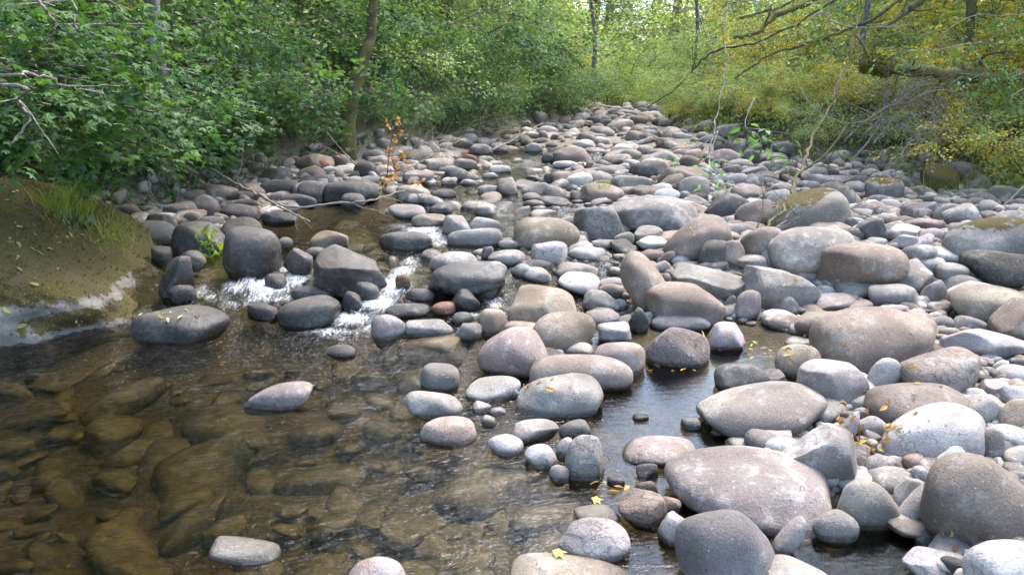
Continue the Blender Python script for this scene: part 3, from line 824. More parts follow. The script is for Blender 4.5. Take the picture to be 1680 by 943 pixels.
# ------------------------------------------------------------------ the mossy outcrop on the left
def outcrop():
    V0, F = ico(6); p = V0.copy(); r = np.random.default_rng(91)
    n = 3.5; p /= (np.abs(p)**n).sum(1)[:, None]**(1/n)
    for d, off in (((.62, -.25, .75), .72), ((.1, -.75, .65), .93), ((.95, .1, .3), .86), ((.45, -.85, .05), .90), ((-.2, -.3, 1), .80)):
        d = np.array(d)/np.linalg.norm(d); s = p@d-off; p -= d[None]*(np.logaddexp(0, s/.05)*.05*.95)[:, None]
    p *= (1+cosnoise(V0, 92, 3.2, 3)*.05+cosnoise(V0, 93, 7, 4, .65)*.03-np.abs(cosnoise(V0, 96, 5, 4, .6))*.13+cosnoise(V0, 94, 34, 3, .6)*.008)[:, None]
    ph_ = (p[:, 2]*3.2+p[:, 0]*.5+cosnoise(V0, 99, 2.5, 3)*.5) % 1; p *= (1+.045*(np.minimum(ph_, (1-ph_)*3)-.35))[:, None]
    # an undercut ledge along the water
    led = np.exp(-((p[:, 2]+.18)/.05)**2)*np.clip(-p[:, 1]*1.5, 0, 1); p[:, 1] += led*.07
    p -= (p.max(0)+p.min(0))/2; p /= (p.max(0)-p.min(0))/2
    nrm = p/np.linalg.norm(p, axis=1)[:, None]
    q = p*np.array([2.1, 1.35, 1.02]); q = rot_y(q, math.radians(13)); q = rot_z(q, math.radians(24))
    cen = np.array([-4.42, 6.12, .06]); V = q+cen
    z = V[:, 2]
    m = np.clip((z-.20-.10*cosnoise(V, 97, 2.5, 2))/.16, 0, 1)*(.86+.1*nrm[:, 2]+cosnoise(V, 95, 5, 4, .7)*.42)
    low = np.exp(-((z-.12)/.10)**2)*np.clip((V[:, 0]+3.7)/.4, 0, 1)*.75
    hwv = np.where(z < .03, z, .2)
    me = new_mesh('mossy_outcrop', q, F, True, {'Col': np.array([.165, .150, .130])+np.clip((.30-z+.06*cosnoise(V, 98, 4, 3))/.12, 0, 1)[:, None]*np.array([.03, .03, .03]), 'hw': hwv, 'moss': np.clip(np.maximum(m, low), 0, 1),
                  'pale': np.full(len(V), -.1), 'streak': np.zeros(len(V))})
    o = link('rock_outcrop', me, M['rock'], None, cen)
    tag(o, 'massive moss-covered rock outcrop rising from the pool at the left edge', 'rock')
    PLAN.append((cen[0], cen[1], 2.2, 1.5))
    mk = np.clip(np.maximum(m, low), 0, 1); cand = np.where((mk > .55) & (z > .05) & (nrm[:, 1] < .6))[0]
    return o, q[cand], nrm[cand]
OUT, OUT_P, OUT_N = outcrop()

# ------------------------------------------------------------------ small stones that fill the gaps
def in_plan(x, y, pl, k=.85):
    return ((((x-pl[:, 0])/(pl[:, 2]*k))**2+((y-pl[:, 1])/(pl[:, 3]*k))**2) < 1).any()
def scatter(name, n, seed, test, rad, cols, label, sq=(.34, .72), under=False, sub_px=13, maxn=99999):
    r = np.random.default_rng(seed); acc = Acc(); pl = np.array(PLAN); px = []; k = 0
    ly = r.uniform(math.log(2.2), math.log(29), n); ys = np.exp(ly); xs = r.uniform(-.72, .72, n)*ys
    gz = G(xs, ys); wz = W(xs, ys); bk = bank(xs, ys)
    pts = np.zeros((0, 3))
    for x, y, g, w_, b in zip(xs, ys, gz, wz, bk):
        if not test(x, y, g-w_, b): continue
        R = rad(r, y)
        if in_plan(x, y, pl, .72): continue
        if len(pts) and (((pts[:, 0]-x)**2+(pts[:, 1]-y)**2) < (.62*(pts[:, 2]+R))**2).any(): continue
        pts = np.vstack([pts, (x, y, R)])
        sub = 3 if R*2*FPX/y > 44 else 2 if R*2*FPX/y > sub_px else 1
        p, F = rock_unit(int(r.integers(1e6)), sub, r.choice(list('rffekkaa')))
        c = R*r.uniform(*sq); p = p*np.array([R*r.uniform(1, 1.3), R*r.uniform(.55, .95), c])
        p = rot_y(p, r.normal()*.25); p = rot_z(p, r.uniform(0, 6.28))
        V = p+np.array([x, y, g+c*r.uniform(.05, .45)])
        base = np.array(cols[int(r.integers(len(cols)))])*r.uniform(*((.7, 1.35) if under else (.75, 1.25)))
        hw_ = V[:, 2]-w_
        if g > w_+.03: hw_ = np.maximum(hw_, .06)
        n_ = len(V); acc.add(V, F, Col=np.tile(base, (n_, 1)), hw=hw_, moss=np.full(n_, .0), pale=np.full(n_, r.uniform(0, .7)), streak=np.zeros(n_))
        k += 1
        if k >= maxn: break
    o = link(name, acc.mesh(name), M['rock']); kind(o, 'stuff', label, 'stones'); return k
cg = [RC[k][0] for k in 'gggbbgwdb']
def rad_mid(r, y): return min(.26, (.026+.0088*y)*float(np.exp(r.normal(0, .38))))
def rad_small(r, y): return (.018+.0042*y)*r.uniform(.6, 1.5)
dry = lambda x, y, h, b: h > (-.012 if y < 6.8 or x < -1.6 else -.10) and b < .25
scatter('cobbles', 9000, 51, dry, rad_mid, cg, 'loose cobbles filling the gaps between the boulders')
scatter('pebbles', 16000, 52, lambda x, y, h, b: dry(x, y, h, b) and y < 13, rad_small, [RC[k][0] for k in 'wggwtgwb'], 'small pebbles and gravel between the stones', (.5, .85))
cu = [(.105, .085, .042), (.125, .102, .05), (.10, .086, .045), (.13, .112, .065)]
scatter('sunken_stones', 3600, 53, lambda x, y, h, b: h <= -.11 and (y < 5.5 or 7 < y < 13) and x < .35, lambda r, y: min(abs(r.normal(0, .13))+.05, .32), cu,
        'brown algae-coated stones under the clear water', (.25, .5), True)

# ------------------------------------------------------------------ foliage
def _fan(pts, c=(0, 0, 0)):
    V = np.array([c]+pts, float); n = len(pts); F = np.array([[0, 1+i, 1+(i+1) % n] for i in range(n)]); return V, F
def _maple():
    tips = [(-118, .46), (-62, .60), (0, .68), (62, .60), (118, .46)]; pts = []
    for i, (a, r_) in enumerate(tips):
        a_ = math.radians(a); pts.append((math.sin(a_)*r_, .36+math.cos(a_)*r_, -.10))
        if i < 4:
            b_ = math.radians((a+tips[i+1][0])/2); pts.append((math.sin(b_)*.33, .36+math.cos(b_)*.33, .02))
    pts.append((0, .12, 0)); return _fan(pts[::-1], (0, .36, .03))
MAPLE = _maple()
OVAL = (np.array([(0, 0, 0), (-.26, .42, .07), (0, 1, -.08), (.26, .42, .07)], float), np.array([[0, 3, 2], [0, 2, 1]]))
LONG = (np.array([(0, 0, 0), (-.2, .3, .05), (-.17, .65, .04), (0, 1, -.10), (.17, .65, .04), (.2, .3, .05), (0, .5, -.02)], float),
        np.array([[0, 6, 1], [1, 6, 2], [2, 6, 3], [3, 6, 4], [4, 6, 5], [5, 6, 0]]))
def unit(a): return a/(np.linalg.norm(a, axis=-1, keepdims=True)+1e-9)
def leaves(acc, r, P, D, Nn, S, C, tpl):
    """P positions, D pointing, Nn face normals, S sizes, C colours."""
    D = unit(D); Sd = unit(np.cross(D, Nn)); Nn = np.cross(Sd, D); T, F = tpl; n, k = len(P), len(T)
    V = P[:, None]+S[:, None, None]*(T[None, :, 0:1]*Sd[:, None]+T[None, :, 1:2]*D[:, None]+T[None, :, 2:3]*Nn[:, None])
    Fa = (np.arange(n)[:, None, None]*k+F[None]).reshape(-1, F.shape[1])
    acc.add(V.reshape(-1, 3), Fa, Col=np.repeat(C, k, 0))
def leafcol(r, n, pal, var=.22):
    pal = np.array(pal); w = r.random(n)[:, None]; i = r.integers(len(pal), size=n); j = r.integers(len(pal), size=n)
    return np.clip((pal[i]*w+pal[j]*(1-w))*(1+r.normal(size=(n, 1))*var), .004, .9)
def sprays(acc, r, O, out, per, length, size, pal, tpl, flat=.35, droop=.25):
    """Flat leafy sprays: each starts at O, runs along 'out' (jittered) with leaves on both sides."""
    n = len(O); d = unit(out+r.normal(size=(n, 3))*.45); d[:, 2] -= droop*r.random(n); d = unit(d)
    up = unit(np.array([0, 0, 1.])+r.normal(size=(n, 3))*flat); L = length*r.uniform(.6, 1.3, n)
    s = np.linspace(.15, 1, per); sg = np.where(np.arange(per) % 2, 1, -1)
    side = unit(np.cross(d, up))
    P = O[:, None]+d[:, None]*(L[:, None]*s[None])[..., None]+side[:, None]*(sg[None]*.22*L[:, None]*(1.15-s)[None])[..., None]
    P = P+r.normal(size=P.shape)*.02; P[..., 2] -= (.25*L[:, None]*s[None]**2)
    D = d[:, None]*.7+side[:, None]*sg[None, :, None]+r.normal(size=P.shape)*.3; D[..., 2] -= .25
    N_ = up[:, None]+r.normal(size=P.shape)*.30
    m = n*per; hue = leafcol(r, n, pal, .16)
    C = np.repeat(hue, per, 0)*(1+r.normal(size=(m, 1))*.14)
    leaves(acc, r, P.reshape(-1, 3), D.reshape(-1, 3), N_.reshape(-1, 3), size*r.uniform(.65, 1.25, m), np.clip(C, .004, .9), tpl)
G_MAPLE = [(.038, .092, .034), (.055, .122, .044), (.074, .140, .042), (.047, .110, .050)]
G_MID = [(.07, .132, .046), (.096, .166, .060), (.125, .185, .07), (.083, .145, .07)]
G_PALE = [(.22, .29, .13), (.27, .34, .16), (.29, .35, .13), (.20, .27, .14)]  # raised so the far wood's washed-out, sunlit look sits in the leaf colour
G_YEL = [(.44, .34, .045), (.34, .30, .05), (.20, .22, .05), (.50, .36, .06), (.14, .19, .05)]
G_OLIVE = [(.10, .12, .025), (.14, .14, .03), (.07, .10, .02), (.19, .165, .04)]
def bush_meshes(seed, h, spread, stems, side_n, spray_n, per, size, pal, tpl, wood_r=.022, lean=(0, 0), base_r=.25):
    """Arching stems, side shoots and layered leaf sprays. Returns (stem mesh, foliage mesh)."""
    r = np.random.default_rng(seed); W_, L_ = Acc(), Acc()
    for k in range(stems):
        a = k*2*math.pi/stems+r.normal()*.4; d = np.array([math.cos(a)*spread+lean[0], math.sin(a)*spread+lean[1], 1.])
        P = grow(r, (math.cos(a)*base_r*r.random(), math.sin(a)*base_r*r.random(), -.1), d, h*r.uniform(.75, 1.25), 11, .28, .75)
        R = np.linspace(wood_r, wood_r*.22, 11)*r.uniform(.7, 1.2); add_tube(W_, P, R, 5)
        for q in range(side_n):
            f = r.uniform(.12, 1)*10; i = min(int(f), 9); b = P[i]+(P[i+1]-P[i])*(f-i)
            sd = unit(np.array([r.normal(), r.normal(), r.uniform(-.15, .35)])+.6*unit(P[i+1]-P[i])*[1, 1, .3])
            Sx = grow(r, b, sd, h*r.uniform(.18, .42), 6, .25, .5); add_tube(W_, Sx, np.linspace(.007, .002, 6), 3)
            O = Sx[r.integers(1, 6, spray_n)]+r.normal(size=(spray_n, 3))*.06
            out = np.tile(unit(Sx[-1]-Sx[0]), (spray_n, 1))*[1, 1, .3]
            sprays(L_, r, O, out, per, .34, size, pal, tpl)
    return W_.mesh('stems'), L_.mesh('foliage', False)
def crown_mesh(seed, z0, z1, rad, n_spray, per, size, length, pal, tpl, hole=.35):
    """Tall leafy crown; clumps gathered around limb ends, with gaps."""
    r = np.random.default_rng(seed); L_ = Acc(); nc = max(10, n_spray//26)
    cz = r.uniform(z0, z1, nc); f = (cz-z0)/(z1-z0); prof = rad*np.clip(np.sin(np.pi*(.16+.80*f))**.7, .25, 1)
    a = r.uniform(0, 6.283, nc); rr = prof*np.sqrt(r.uniform(.12, 1, nc)); C0 = np.stack([rr*np.cos(a), rr*np.sin(a), cz], -1)
    idx = r.integers(nc, size=n_spray); O = C0[idx]+r.normal(size=(n_spray, 3))*np.array([.45, .45, .28])*rad*.30
    out = np.stack([O[:, 0], O[:, 1], np.zeros(n_spray)], -1)
    sprays(L_, r, O, out, per, length, size, pal, tpl, .5, .5)
    return L_.mesh('crown', False), C0
def trunk_mesh(seed, P, R, limbs=0, targets=None, sides=8):
    r = np.random.default_rng(seed); A_ = Acc(); P = smooth_line(P, 16)
    P[1:-1, :2] += r.normal(size=(14, 2))*.012*np.linalg.norm(P[-1]-P[0])*.25
    rr = np.linspace(R[0], R[1], 16); rr[0] *= 1.35; rr[1] *= 1.12
    add_tube(A_, P, rr, sides)
    B_ = Acc(); used_b = False
    if targets is not None and len(targets):
        for t_ in targets[r.permutation(len(targets))[:limbs]]:
            i = int(np.clip(np.argmin(np.abs(P[:, 2]-(t_[2]-.25*np.hypot(*(t_[:2]-P[8, :2]))))), 2, 14)); m_ = (P[i]+t_)/2+[0, 0, .12]+r.normal(size=3)*.15
            add_tube(B_, smooth_line([P[i], m_, t_], 7), np.linspace(rr[i]*.42, .010, 7), 5); used_b = True
    return A_.mesh('trunk'), (B_.mesh('limbs') if used_b else None)
def copy_tree(root, loc, rz, s, name, label, cat, group):
    c = root.copy(); COL.objects.link(c); c.name = name; c.location = loc; c.rotation_euler = (0, 0, rz); c.scale = s if hasattr(s, '__len__') else (s, s, s)
    for ch in root.children:
        d = ch.copy(); COL.objects.link(d); d.parent = c
    return tag(c, label, cat, group)
def bush_proto(name, meshes, wood):
    e = empty(name); link('stems', meshes[0], wood, e); link('foliage', meshes[1], M['leaf'], e); return e
ORD = ['first', 'second', 'third', 'fourth', 'fifth', 'sixth', 'seventh', 'eighth', 'ninth', 'tenth', 'eleventh', 'twelfth', 'thirteenth', 'fourteenth', 'fifteenth', 'sixteenth', 'seventeenth', 'eighteenth']
class Place:
    """First use moves the prototype itself, then copies."""
    def __init__(s, protos): s.p = protos; s.used = set()
    def put(s, k, x, y, rz, sc, label, cat, group, dz=0.):
        e = s.p[k % len(s.p)]; loc = (x, y, g1(x, y)+dz); nm = e.name.split('.')[0]
        if id(e) in s.used: return copy_tree(e, loc, rz, sc, nm, label, cat, group)
        s.used.add(id(e)); e.location = loc; e.rotation_euler = (0, 0, rz); e.scale = sc if hasattr(sc, '__len__') else (sc, sc, sc)
        return tag(e, label, cat, group)
# --- vine maples along the left bank
maples = Place([bush_proto('vine_maple', bush_meshes(300+k, 2.5, .75, 7, 11, 8, 7, .082, G_MAPLE if k % 2 else G_MAPLE[1:]+G_MID[:2], MAPLE), M['twig_dark']) for k in range(3)])
leafy = Place([bush_proto('leafy_bush', bush_meshes(320+k, 2.4, .6, 8, 12, 9, 8, .075, (G_MID, G_MAPLE+G_MID, G_PALE+G_MID)[k], OVAL, .018), M['twig_dark']) for k in range(3)])
r = np.random.default_rng(77)
gl = 'bushes along the left bank'
ys_ = [9.3, 10.0, 11.3, 11.9, 13.2, 14.6, 16.0, 17.5, 19.2, 21.0, 22.8, 24.8]
for i, y in enumerate(ys_):
    x = float(xl(y))-.55-.25*r.random()
    if i < 5: maples.put(i, x-.1, y, r.uniform(0, 6.28), r.uniform(.9, 1.1), f'{ORD[i]} vine maple upstream of the mossy outcrop, overhanging the dark stones', 'bush', gl, -.15)
    else: leafy.put(i, x, y, r.uniform(0, 6.28), (.64 if i in (5, 6) else r.uniform(.85, 1.1)), f'dense green bush, {ORD[i-5]} upstream of the vine maples on the left bank', 'bush', gl, -.25)
for i, y in enumerate([9.0, 10.6, 12.4, 14.2, 16.2, 18.4, 20.6, 23.]):
    x = float(xl(y))-2.0-.6*r.random()
    (maples if i % 3 == 0 else leafy).put(i+1, x, y, r.uniform(0, 6.28), r.uniform(1.15, 1.4), f'taller bush in the second row of the left bank, {ORD[i]} upstream', 'bush', gl)
for i, (x, y) in enumerate([(-8.6, 10), (-8.8, 12.6), (-8.2, 15.2), (-7.6, 18), (-6.6, 21), (-5, 24), (-7.2, 8.6), (-9.6, 17), (-10.5, 13.5)]):
    leafy.put(i, x, y, r.uniform(0, 6.28), r.uniform(1.4, 1.7), 'tall shaded bush deep in the left wood', 'bush', 'shaded bushes deep in the left wood')
# near maple that reaches over the outcrop from the left edge
def near_maple():
    r = np.random.default_rng(404); e = empty('vine_maple', (-6.1, 6.9, g1(-6.1, 6.9))); o = np.array(e.location); Wd, Lf = Acc(), Acc()
    tgt = [(30,215,5.6),(110,240,5.7),(190,255,6.1),(260,265,6.6),(300,235,6.9),(60,170,5.6),(130,150,5.9),(200,135,6.1),(255,110,6.4),(40,60,5.8),(110,85,6.0),(170,70,6.3),
           (20,110,5.4),(90,20,5.7),(200,20,6.5),(150,205,6.4),(230,190,6.8),(320,180,7.4),(340,250,7.6),(20,260,5.7),(90,290,6.3),(170,300,6.9),(250,310,7.4),(330,140,7.8),(280,60,7.4),(10,20,5.3)]
    for u, v, t_ in tgt:
        q = at(u, v-max(0, v-120)*.30-10, t_)-o; st = np.array([r.normal()*.12, r.normal()*.12, -.05]); mid_ = (st+q)/2+[-.3, .1, .45+.1*r.random()]
        P = smooth_line([st, mid_, q-[.35, 0, -.05], q], 14); add_tube(Wd, P, np.linspace(.026, .004, 14), 5)
        for s_ in range(15):
            b = P[r.integers(7, 14)]+r.normal(size=3)*[.10, .12, .05]
            out = unit(np.array([r.normal()*.8+.5, r.normal()*.8-.2, -.1]))
            sprays(Lf, r, b[None], out[None], 9, .38, .085, G_MAPLE[1:]+[(.075, .15, .035)], MAPLE, .30, .3)
    link('stems', Wd.mesh('stems'), M['twig'], e); link('foliage', Lf.mesh('foliage', False), M['leaf'], e)
    tag(e, 'near vine maple with layered lobed leaves hanging over the mossy outcrop', 'bush', gl)
near_maple()

# --- trees
def tree(name, label, base, pts, R, crown_args, bark, cat='tree', group=None, limbs=10, extra=None):
    """pts: trunk course relative to the base (metres)."""
    e = empty(name, base); cm, C0 = crown_mesh(*crown_args)
    top = np.array(pts[-1]); f = np.clip(C0[:, 2]/max(top[2], 1), 0, 1)[:, None]
    tm, lm = trunk_mesh(crown_args[0], pts, R, limbs, C0+np.array([top[0], top[1], 0])*.0)
    link('trunk', tm, bark, e)
    if lm: link('limbs', lm, bark, e)
    link('crown', cm, M['leaf'], e)
    for o_ in (extra or []): o_(e)
    return tag(e, label, cat, group)
def trunk_at(u, v, t):
    p = at(u, v, t); return float(p[0]), float(p[1])
gt = 'forest trees'
x, y = trunk_at(262, 150, 9.7)
tree('alder_tree', 'straight alder trunk with moss and white lichen patches behind the vine maples', (x, y, g1(x, y)), [(0, 0, -.2), (.0, 0, 3), (-.1, 0, 9.5)], (.105, .05), (501, 4.2, 11, 2.6, 420, 9, .13, .6, G_MID, OVAL), M['bark_grey'], group=gt)
x, y = trunk_at(430, 60, 17)
tree('alder_tree', 'pale grey alder trunk rising out of the left bushes', (x, y, g1(x, y)), [(0, 0, -.2), (.05, 0, 4), (0, 0, 11)], (.12, .05), (502, 4.5, 12, 2.8, 420, 9, .13, .6, G_MID, OVAL), M['bark_grey'], group=gt)
x, y = trunk_at(562, 170, 13.7); b0 = np.array([x, y, g1(x, y)])
tree('leaning_tree', 'leaning mossy trunk rising from the bushes above the left bank', tuple(b0), [np.array([0, 0, -.2]), at(578, 150, 13.6)-b0, at(600, 85, 13.5)-b0, at(618, 0, 13.4)-b0, np.array([1.6, -.6, 7.5])], (.15, .05), (503, 4.2, 8.5, 2.2, 330, 9, .13, .6, G_MID, OVAL), M['bark_moss'], group=gt)
x, y = trunk_at(735, 120, 25)
tree('alder_tree', 'dark slender trunk behind the left bushes near the stream bend', (x, y, g1(x, y)), [(0, 0, -.2), (.1, 0, 3), (-.2, 0, 11)], (.14, .06), (504, 4.6, 12, 2.6, 380, 9, .14, .6, G_MID+G_PALE[:1], OVAL), M['bark_moss'], group=gt)
x, y = trunk_at(884, 150, 25); b0 = np.array([x, y, g1(x, y)])
def mossy_limb(e, b0=b0):
    A_ = Acc(); P = smooth_line([at(884, 84, 25)-b0, at(905, 74, 24.8)-b0, at(925, 80, 24.6)-b0, at(945, 98, 24.5)-b0, at(957, 112, 24.4)-b0], 14); add_tube(A_, P, np.linspace(.10, .035, 14), 6)
    for k in range(10):
        q = P[2+k]; add_tube(A_, np.array([q, q+[.02, 0, -.12], q+[0, 0, -.2-.2*random.random()]]), [.03, .02, .006], 4)
    link('mossy_limb', A_.mesh('mossy_limb'), M['moss'], e)
tree('mossy_tree', 'dark trunk with a drooping moss-draped limb at the stream bend', tuple(b0), [(0, 0, -.2), (0, 0, 2.4), (.3, 0, 4.2), (-.2, 0, 11)], (.15, .06), (505, 4.8, 12, 2.6, 380, 9, .14, .6, G_PALE, OVAL), M['bark_moss'], group=gt, extra=[mossy_limb])
x, y = trunk_at(1572, 200, 14.5)
tree('alder_tree', 'dark thin trunk standing in the yellow bushes of the right bank', (x, y, g1(x, y)), [(0, 0, -.2), (-.05, 0, 3), (.1, 0, 9)], (.085, .04), (506, 4.6, 9.5, 2.3, 330, 9, .12, .6, G_YEL+G_PALE, OVAL), M['bark_moss'], group=gt)
x, y = trunk_at(1404, 180, 15.5)
tree('alder_tree', 'thin lichen-grey trunk behind the broken mossy log', (x, y, g1(x, y)), [(0, 0, -.2), (.05, 0, 3), (.1, 0, 9)], (.06, .03), (507, 4.6, 9.5, 2.2, 300, 9, .12, .6, G_PALE, OVAL), M['bark_grey'], group=gt)
# the far wood: four trees built, then copied
protos = []
for k, (pal, z0) in enumerate([(G_PALE, 1.2), (G_PALE+G_MID, 2.0), (G_MID, 1.6), (G_PALE+G_YEL[1:3], .9)]):
    e = empty('forest_tree'); cm, C0 = crown_mesh(520+k, z0, 11.5, 2.7, 1150, 9, .135, .62, pal, OVAL)
    tm, lm = trunk_mesh(520+k, [(0, 0, -.3), (.1*k-.1, .1, 3.5), (0, 0, 7), (.15, 0, 10.5)], (.14, .05), 16, C0)
    link('trunk', tm, M['bark_grey' if k % 2 else 'bark_moss'], e); link('limbs', lm, M['bark_grey' if k % 2 else 'bark_moss'], e); link('crown', cm, M['leaf'], e); protos.append(e)
forest = Place(protos); r = np.random.default_rng(88)
far = []
for row, (y0, n_, x0, x1) in enumerate([(31, 4, -9, 1), (36, 8, -16, 24), (43, 12, -20, 34), (50, 14, -26, 40), (58, 14, -30, 46)]):
    for k in range(n_): far.append((x0+(x1-x0)*(k+r.uniform(.2, .8))/n_, y0+r.uniform(-1.5, 1.5), 0))
far += [(-8+44*(k+r.uniform(.2, .8))/18, 62+r.uniform(0, 10), 0) for k in range(18)]
far = [q for q in far if not (q[1] < 39 and .02 < math.atan2(q[0], q[1]) < .36)]
for k, (x, y, d_) in enumerate(far): forest.put(k, x, y, r.uniform(0, 6.28), (1.3, 1.3, r.uniform(.95, 1.2)*(1.1 if y > 60 else .62 if .0 < math.atan2(x, y) < .34 else 1)), 'leafy tree among many in the far wood beyond the stream bend', 'tree', 'trees of the far wood')
for k, (x, y) in enumerate([(-8.2, 7.6), (-8.6, 11), (-7.9, 14.5), (-7.4, 17.8), (-5.8, 21.2), (-3.6, 25), (-11, 9), (-11.5, 13), (-11, 17.5), (-9.5, 22), (-7.5, 26.5), (-7.6, 3.6), (-7.5, .0), (-8, -5), (13, 0), (13, 4.2)]):
    forest.put(k+2, x, y, r.uniform(0, 6.28), (1.5, 1.5, r.uniform(1.3, 1.6)), 'tall green tree crowding the wood beside the stream', 'tree', 'trees of the stream-side wood')
for k, (x, y) in enumerate([(13.2, 8.5), (12.6, 12.5), (12.8, 16.5), (12.6, 20.5), (12.6, 25), (16.5, 10.5), (16.5, 14.5), (16, 19), (15, 24), (13.5, 29), (20, 17), (19, 27)]):
    forest.put(k*3, x, y, r.uniform(0, 6.28), (1.4, 1.4, r.uniform(.8, 1.0)), 'light green tree in the wood above the right bank', 'tree', 'trees of the right wood')
for lab, u, t_, rr_ in [('thin dark trunk right of the far clearing', 1132, 25, .07), ('leaning grey trunk left of the far clearing', 968, 27, .10)]:
    x, y = trunk_at(u, 170, t_)
    tree('slender_tree', lab, (x, y, g1(x, y)), [(0, 0, -.2), (.12, 0, 2.2), (-.15, 0, 4.5), (.2, 0, 8.2)], (rr_, .03), (530+u, 3.4, 8.6, 1.7, 240, 9, .10, .5, G_PALE, OVAL), M['bark_grey'], group=gt, limbs=12)
# --- right bank: yellowing bushes and pale thickets
yel = Place([bush_proto('yellow_bush', bush_meshes(340+k, 2.0, .7, 8, 10, 8, 8, .075, (G_YEL, G_YEL+G_PALE[:2])[k], OVAL, .015), M['twig_dark']) for k in range(2)])
meadow = Place([bush_proto('sunny_thicket', bush_meshes(360, 1.7, .7, 9, 10, 8, 8, .075, [(.34, .38, .10), (.28, .34, .11), (.40, .40, .12), (.24, .31, .10)], OVAL, .012), M['twig_dark'])])  # sunny brightness of the far clearing is put into these leaf colours
thick = Place([bush_proto('pale_thicket', bush_meshes(350+k, 1.9, .6, 9, 10, 8, 8, .068, (G_PALE, G_PALE+G_OLIVE[:2])[k], OVAL, .014), M['twig_dark']) for k in range(2)])
for i, (u, v, t_, sc) in enumerate([(1650,225,12.4,.75),(1590,205,13.6,.85),(1655,165,14.2,1.),(1520,150,16,1.),(1600,120,17,1.25),(1670,90,16,1.3),(1300,190,18.5,.9),(1350,150,19.5,1.1),(1280,140,21,1.1),(1430,130,18.5,1.2),(1555,225,12.8,.5),(1480,222,13.6,.5),(1410,215,14.4,.5),(1345,222,15.2,.5),(1620,255,11.8,.45)]):
    x, y = trunk_at(u, v, t_); yel.put(i, x, y, r.uniform(0, 6.28), sc, f'yellowing bush on the right bank, {ORD[i]} from the view edge', 'bush', 'yellow bushes of the right bank')
for i, (u, v, t_, sc) in enumerate([(1140,185,21,.75),(1200,180,20,.8),(1110,165,25,.8),(1240,150,22,1.),(1170,140,25,1.1),(1080,175,29,.9),(1010,165,30,.8),(940,172,29,.75),(900,180,26.5,.6),(975,150,32,1.),(1390,180,17.5,.9),(1460,190,16.5,.9)]):
    x, y = trunk_at(u, v, t_); (meadow if i in (5, 6, 7, 8, 9) else thick).put(i, x, y, r.uniform(0, 6.28), sc, f'pale green thicket at the far edge of the stones, {ORD[i]} of its kind', 'bush', 'pale thickets around the stream bend')
for i in range(34):
    y = 29.5+16*(i/34)+r.uniform(-1, 1); x = -8+26*((i*.618) % 1)
    thick.put(i, x, y, r.uniform(0, 6.28), r.uniform(1.5, 2.6), 'bright-leaved thicket filling the gap under the far trees', 'bush', 'far thickets under the trees')
for i in range(16):
    y = 9.6+13*(i/16)+r.uniform(-.4, .4); x = float(xr(y))+r.uniform(.3, 1.3)
    (yel if i % 3 == 1 else thick).put(i, x, y, r.uniform(0, 6.28), r.uniform(.42, .68), f'low tangled shrub on the slope of the right bank, {ORD[i]} upstream', 'bush', 'low shrubs on the right bank slope')
# leafy overhang at the upper right, with larger drooping leaves
def hanging(name, label, strands, size, pal, per=7, droop=.9, seed=9, tpl=LONG, wood='twig', rr=.008, nsp=5):
    r = np.random.default_rng(seed); base = at(*strands[0][0]); e = empty(name, tuple(base)); Wd, Lf = Acc(), Acc()
    for S in strands:
        P = smooth_line([at(*q)-base for q in S], 12); add_tube(Wd, P, np.linspace(rr, rr*.4, 12), 5)
        for k in range(nsp):
            b = P[r.integers(4, 12)]; out = unit(np.array([r.normal(), r.normal()*.7, -.2]))
            sprays(Lf, r, b[None], out[None], per, .30, size, pal, tpl, .45, droop)
    link('twigs', Wd.mesh('twigs'), M[wood], e); link('foliage', Lf.mesh('foliage', False), M['leaf'], e)
    return tag(e, label, 'branch' if 'branch' in name else 'plant')
GH = [(.075, .15, .045), (.10, .19, .06), (.06, .125, .05)]
hanging('leafy_branch', 'leafy hazel branch spreading over the broken mossy log', [[(2050,-60,11),(1700,60,9.5),(1600,70,9.4),(1520,85,9.2),(1450,80,9.2)],[(2050,-60,11),(1700,110,9.3),(1640,125,9.2),(1570,120,9.2)],[(2050,-60,11),(1700,20,9.8),(1600,25,9.6),(1540,60,9.5)],[(2050,-60,11),(1690,140,9.3),(1660,150,9.2),(1610,100,9.2)]], .085, GH, 7, .6, 21, nsp=11)
hanging('leafy_branch', 'leafy branch drooping at the top above the right thicket', [[(1560,-160,11.5),(1420,-20,11),(1330,30,11),(1250,60,11.2)],[(1560,-160,11.5),(1420,-20,11),(1300,10,11.5),(1220,30,12)],[(1560,-160,11.5),(1380,-20,10.5),(1340,60,10.8),(1290,95,11)]], .075, GH+G_PALE[:2], 7, .6, 22, OVAL, nsp=10)
hanging('green_sprig', 'upper bright green leafy sprig hanging over the far stones', [[(1178,215,10.5),(1150,238,10.4),(1105,244,10.3)],[(1178,215,10.5),(1165,250,10.3),(1150,268,10.2)]], .11, [(.16, .30, .09), (.20, .34, .12)], 4, .6, 23, nsp=3)
hanging('green_sprig', 'lower bright green leafy sprig touching the tan-grey boulder', [[(1164,252,10.5),(1165,275,9.6),(1185,292,9.4),(1215,306,9.3)],[(1164,252,10.5),(1165,275,9.6),(1172,300,9.4),(1180,312,9.3)]], .095, [(.15, .28, .085), (.19, .32, .11)], 4, .6, 24, nsp=3)
hanging('green_sprig', 'broad-leaved bright green sprig above the mossy small stones', [[(1238,160,13),(1222,205,11.5),(1250,212,11.3),(1295,220,11.2)],[(1238,160,13),(1222,205,11.5),(1245,225,11.3),(1262,240,11.2)]], .16, [(.15, .29, .08), (.19, .33, .11)], 4, .9, 25, nsp=4)
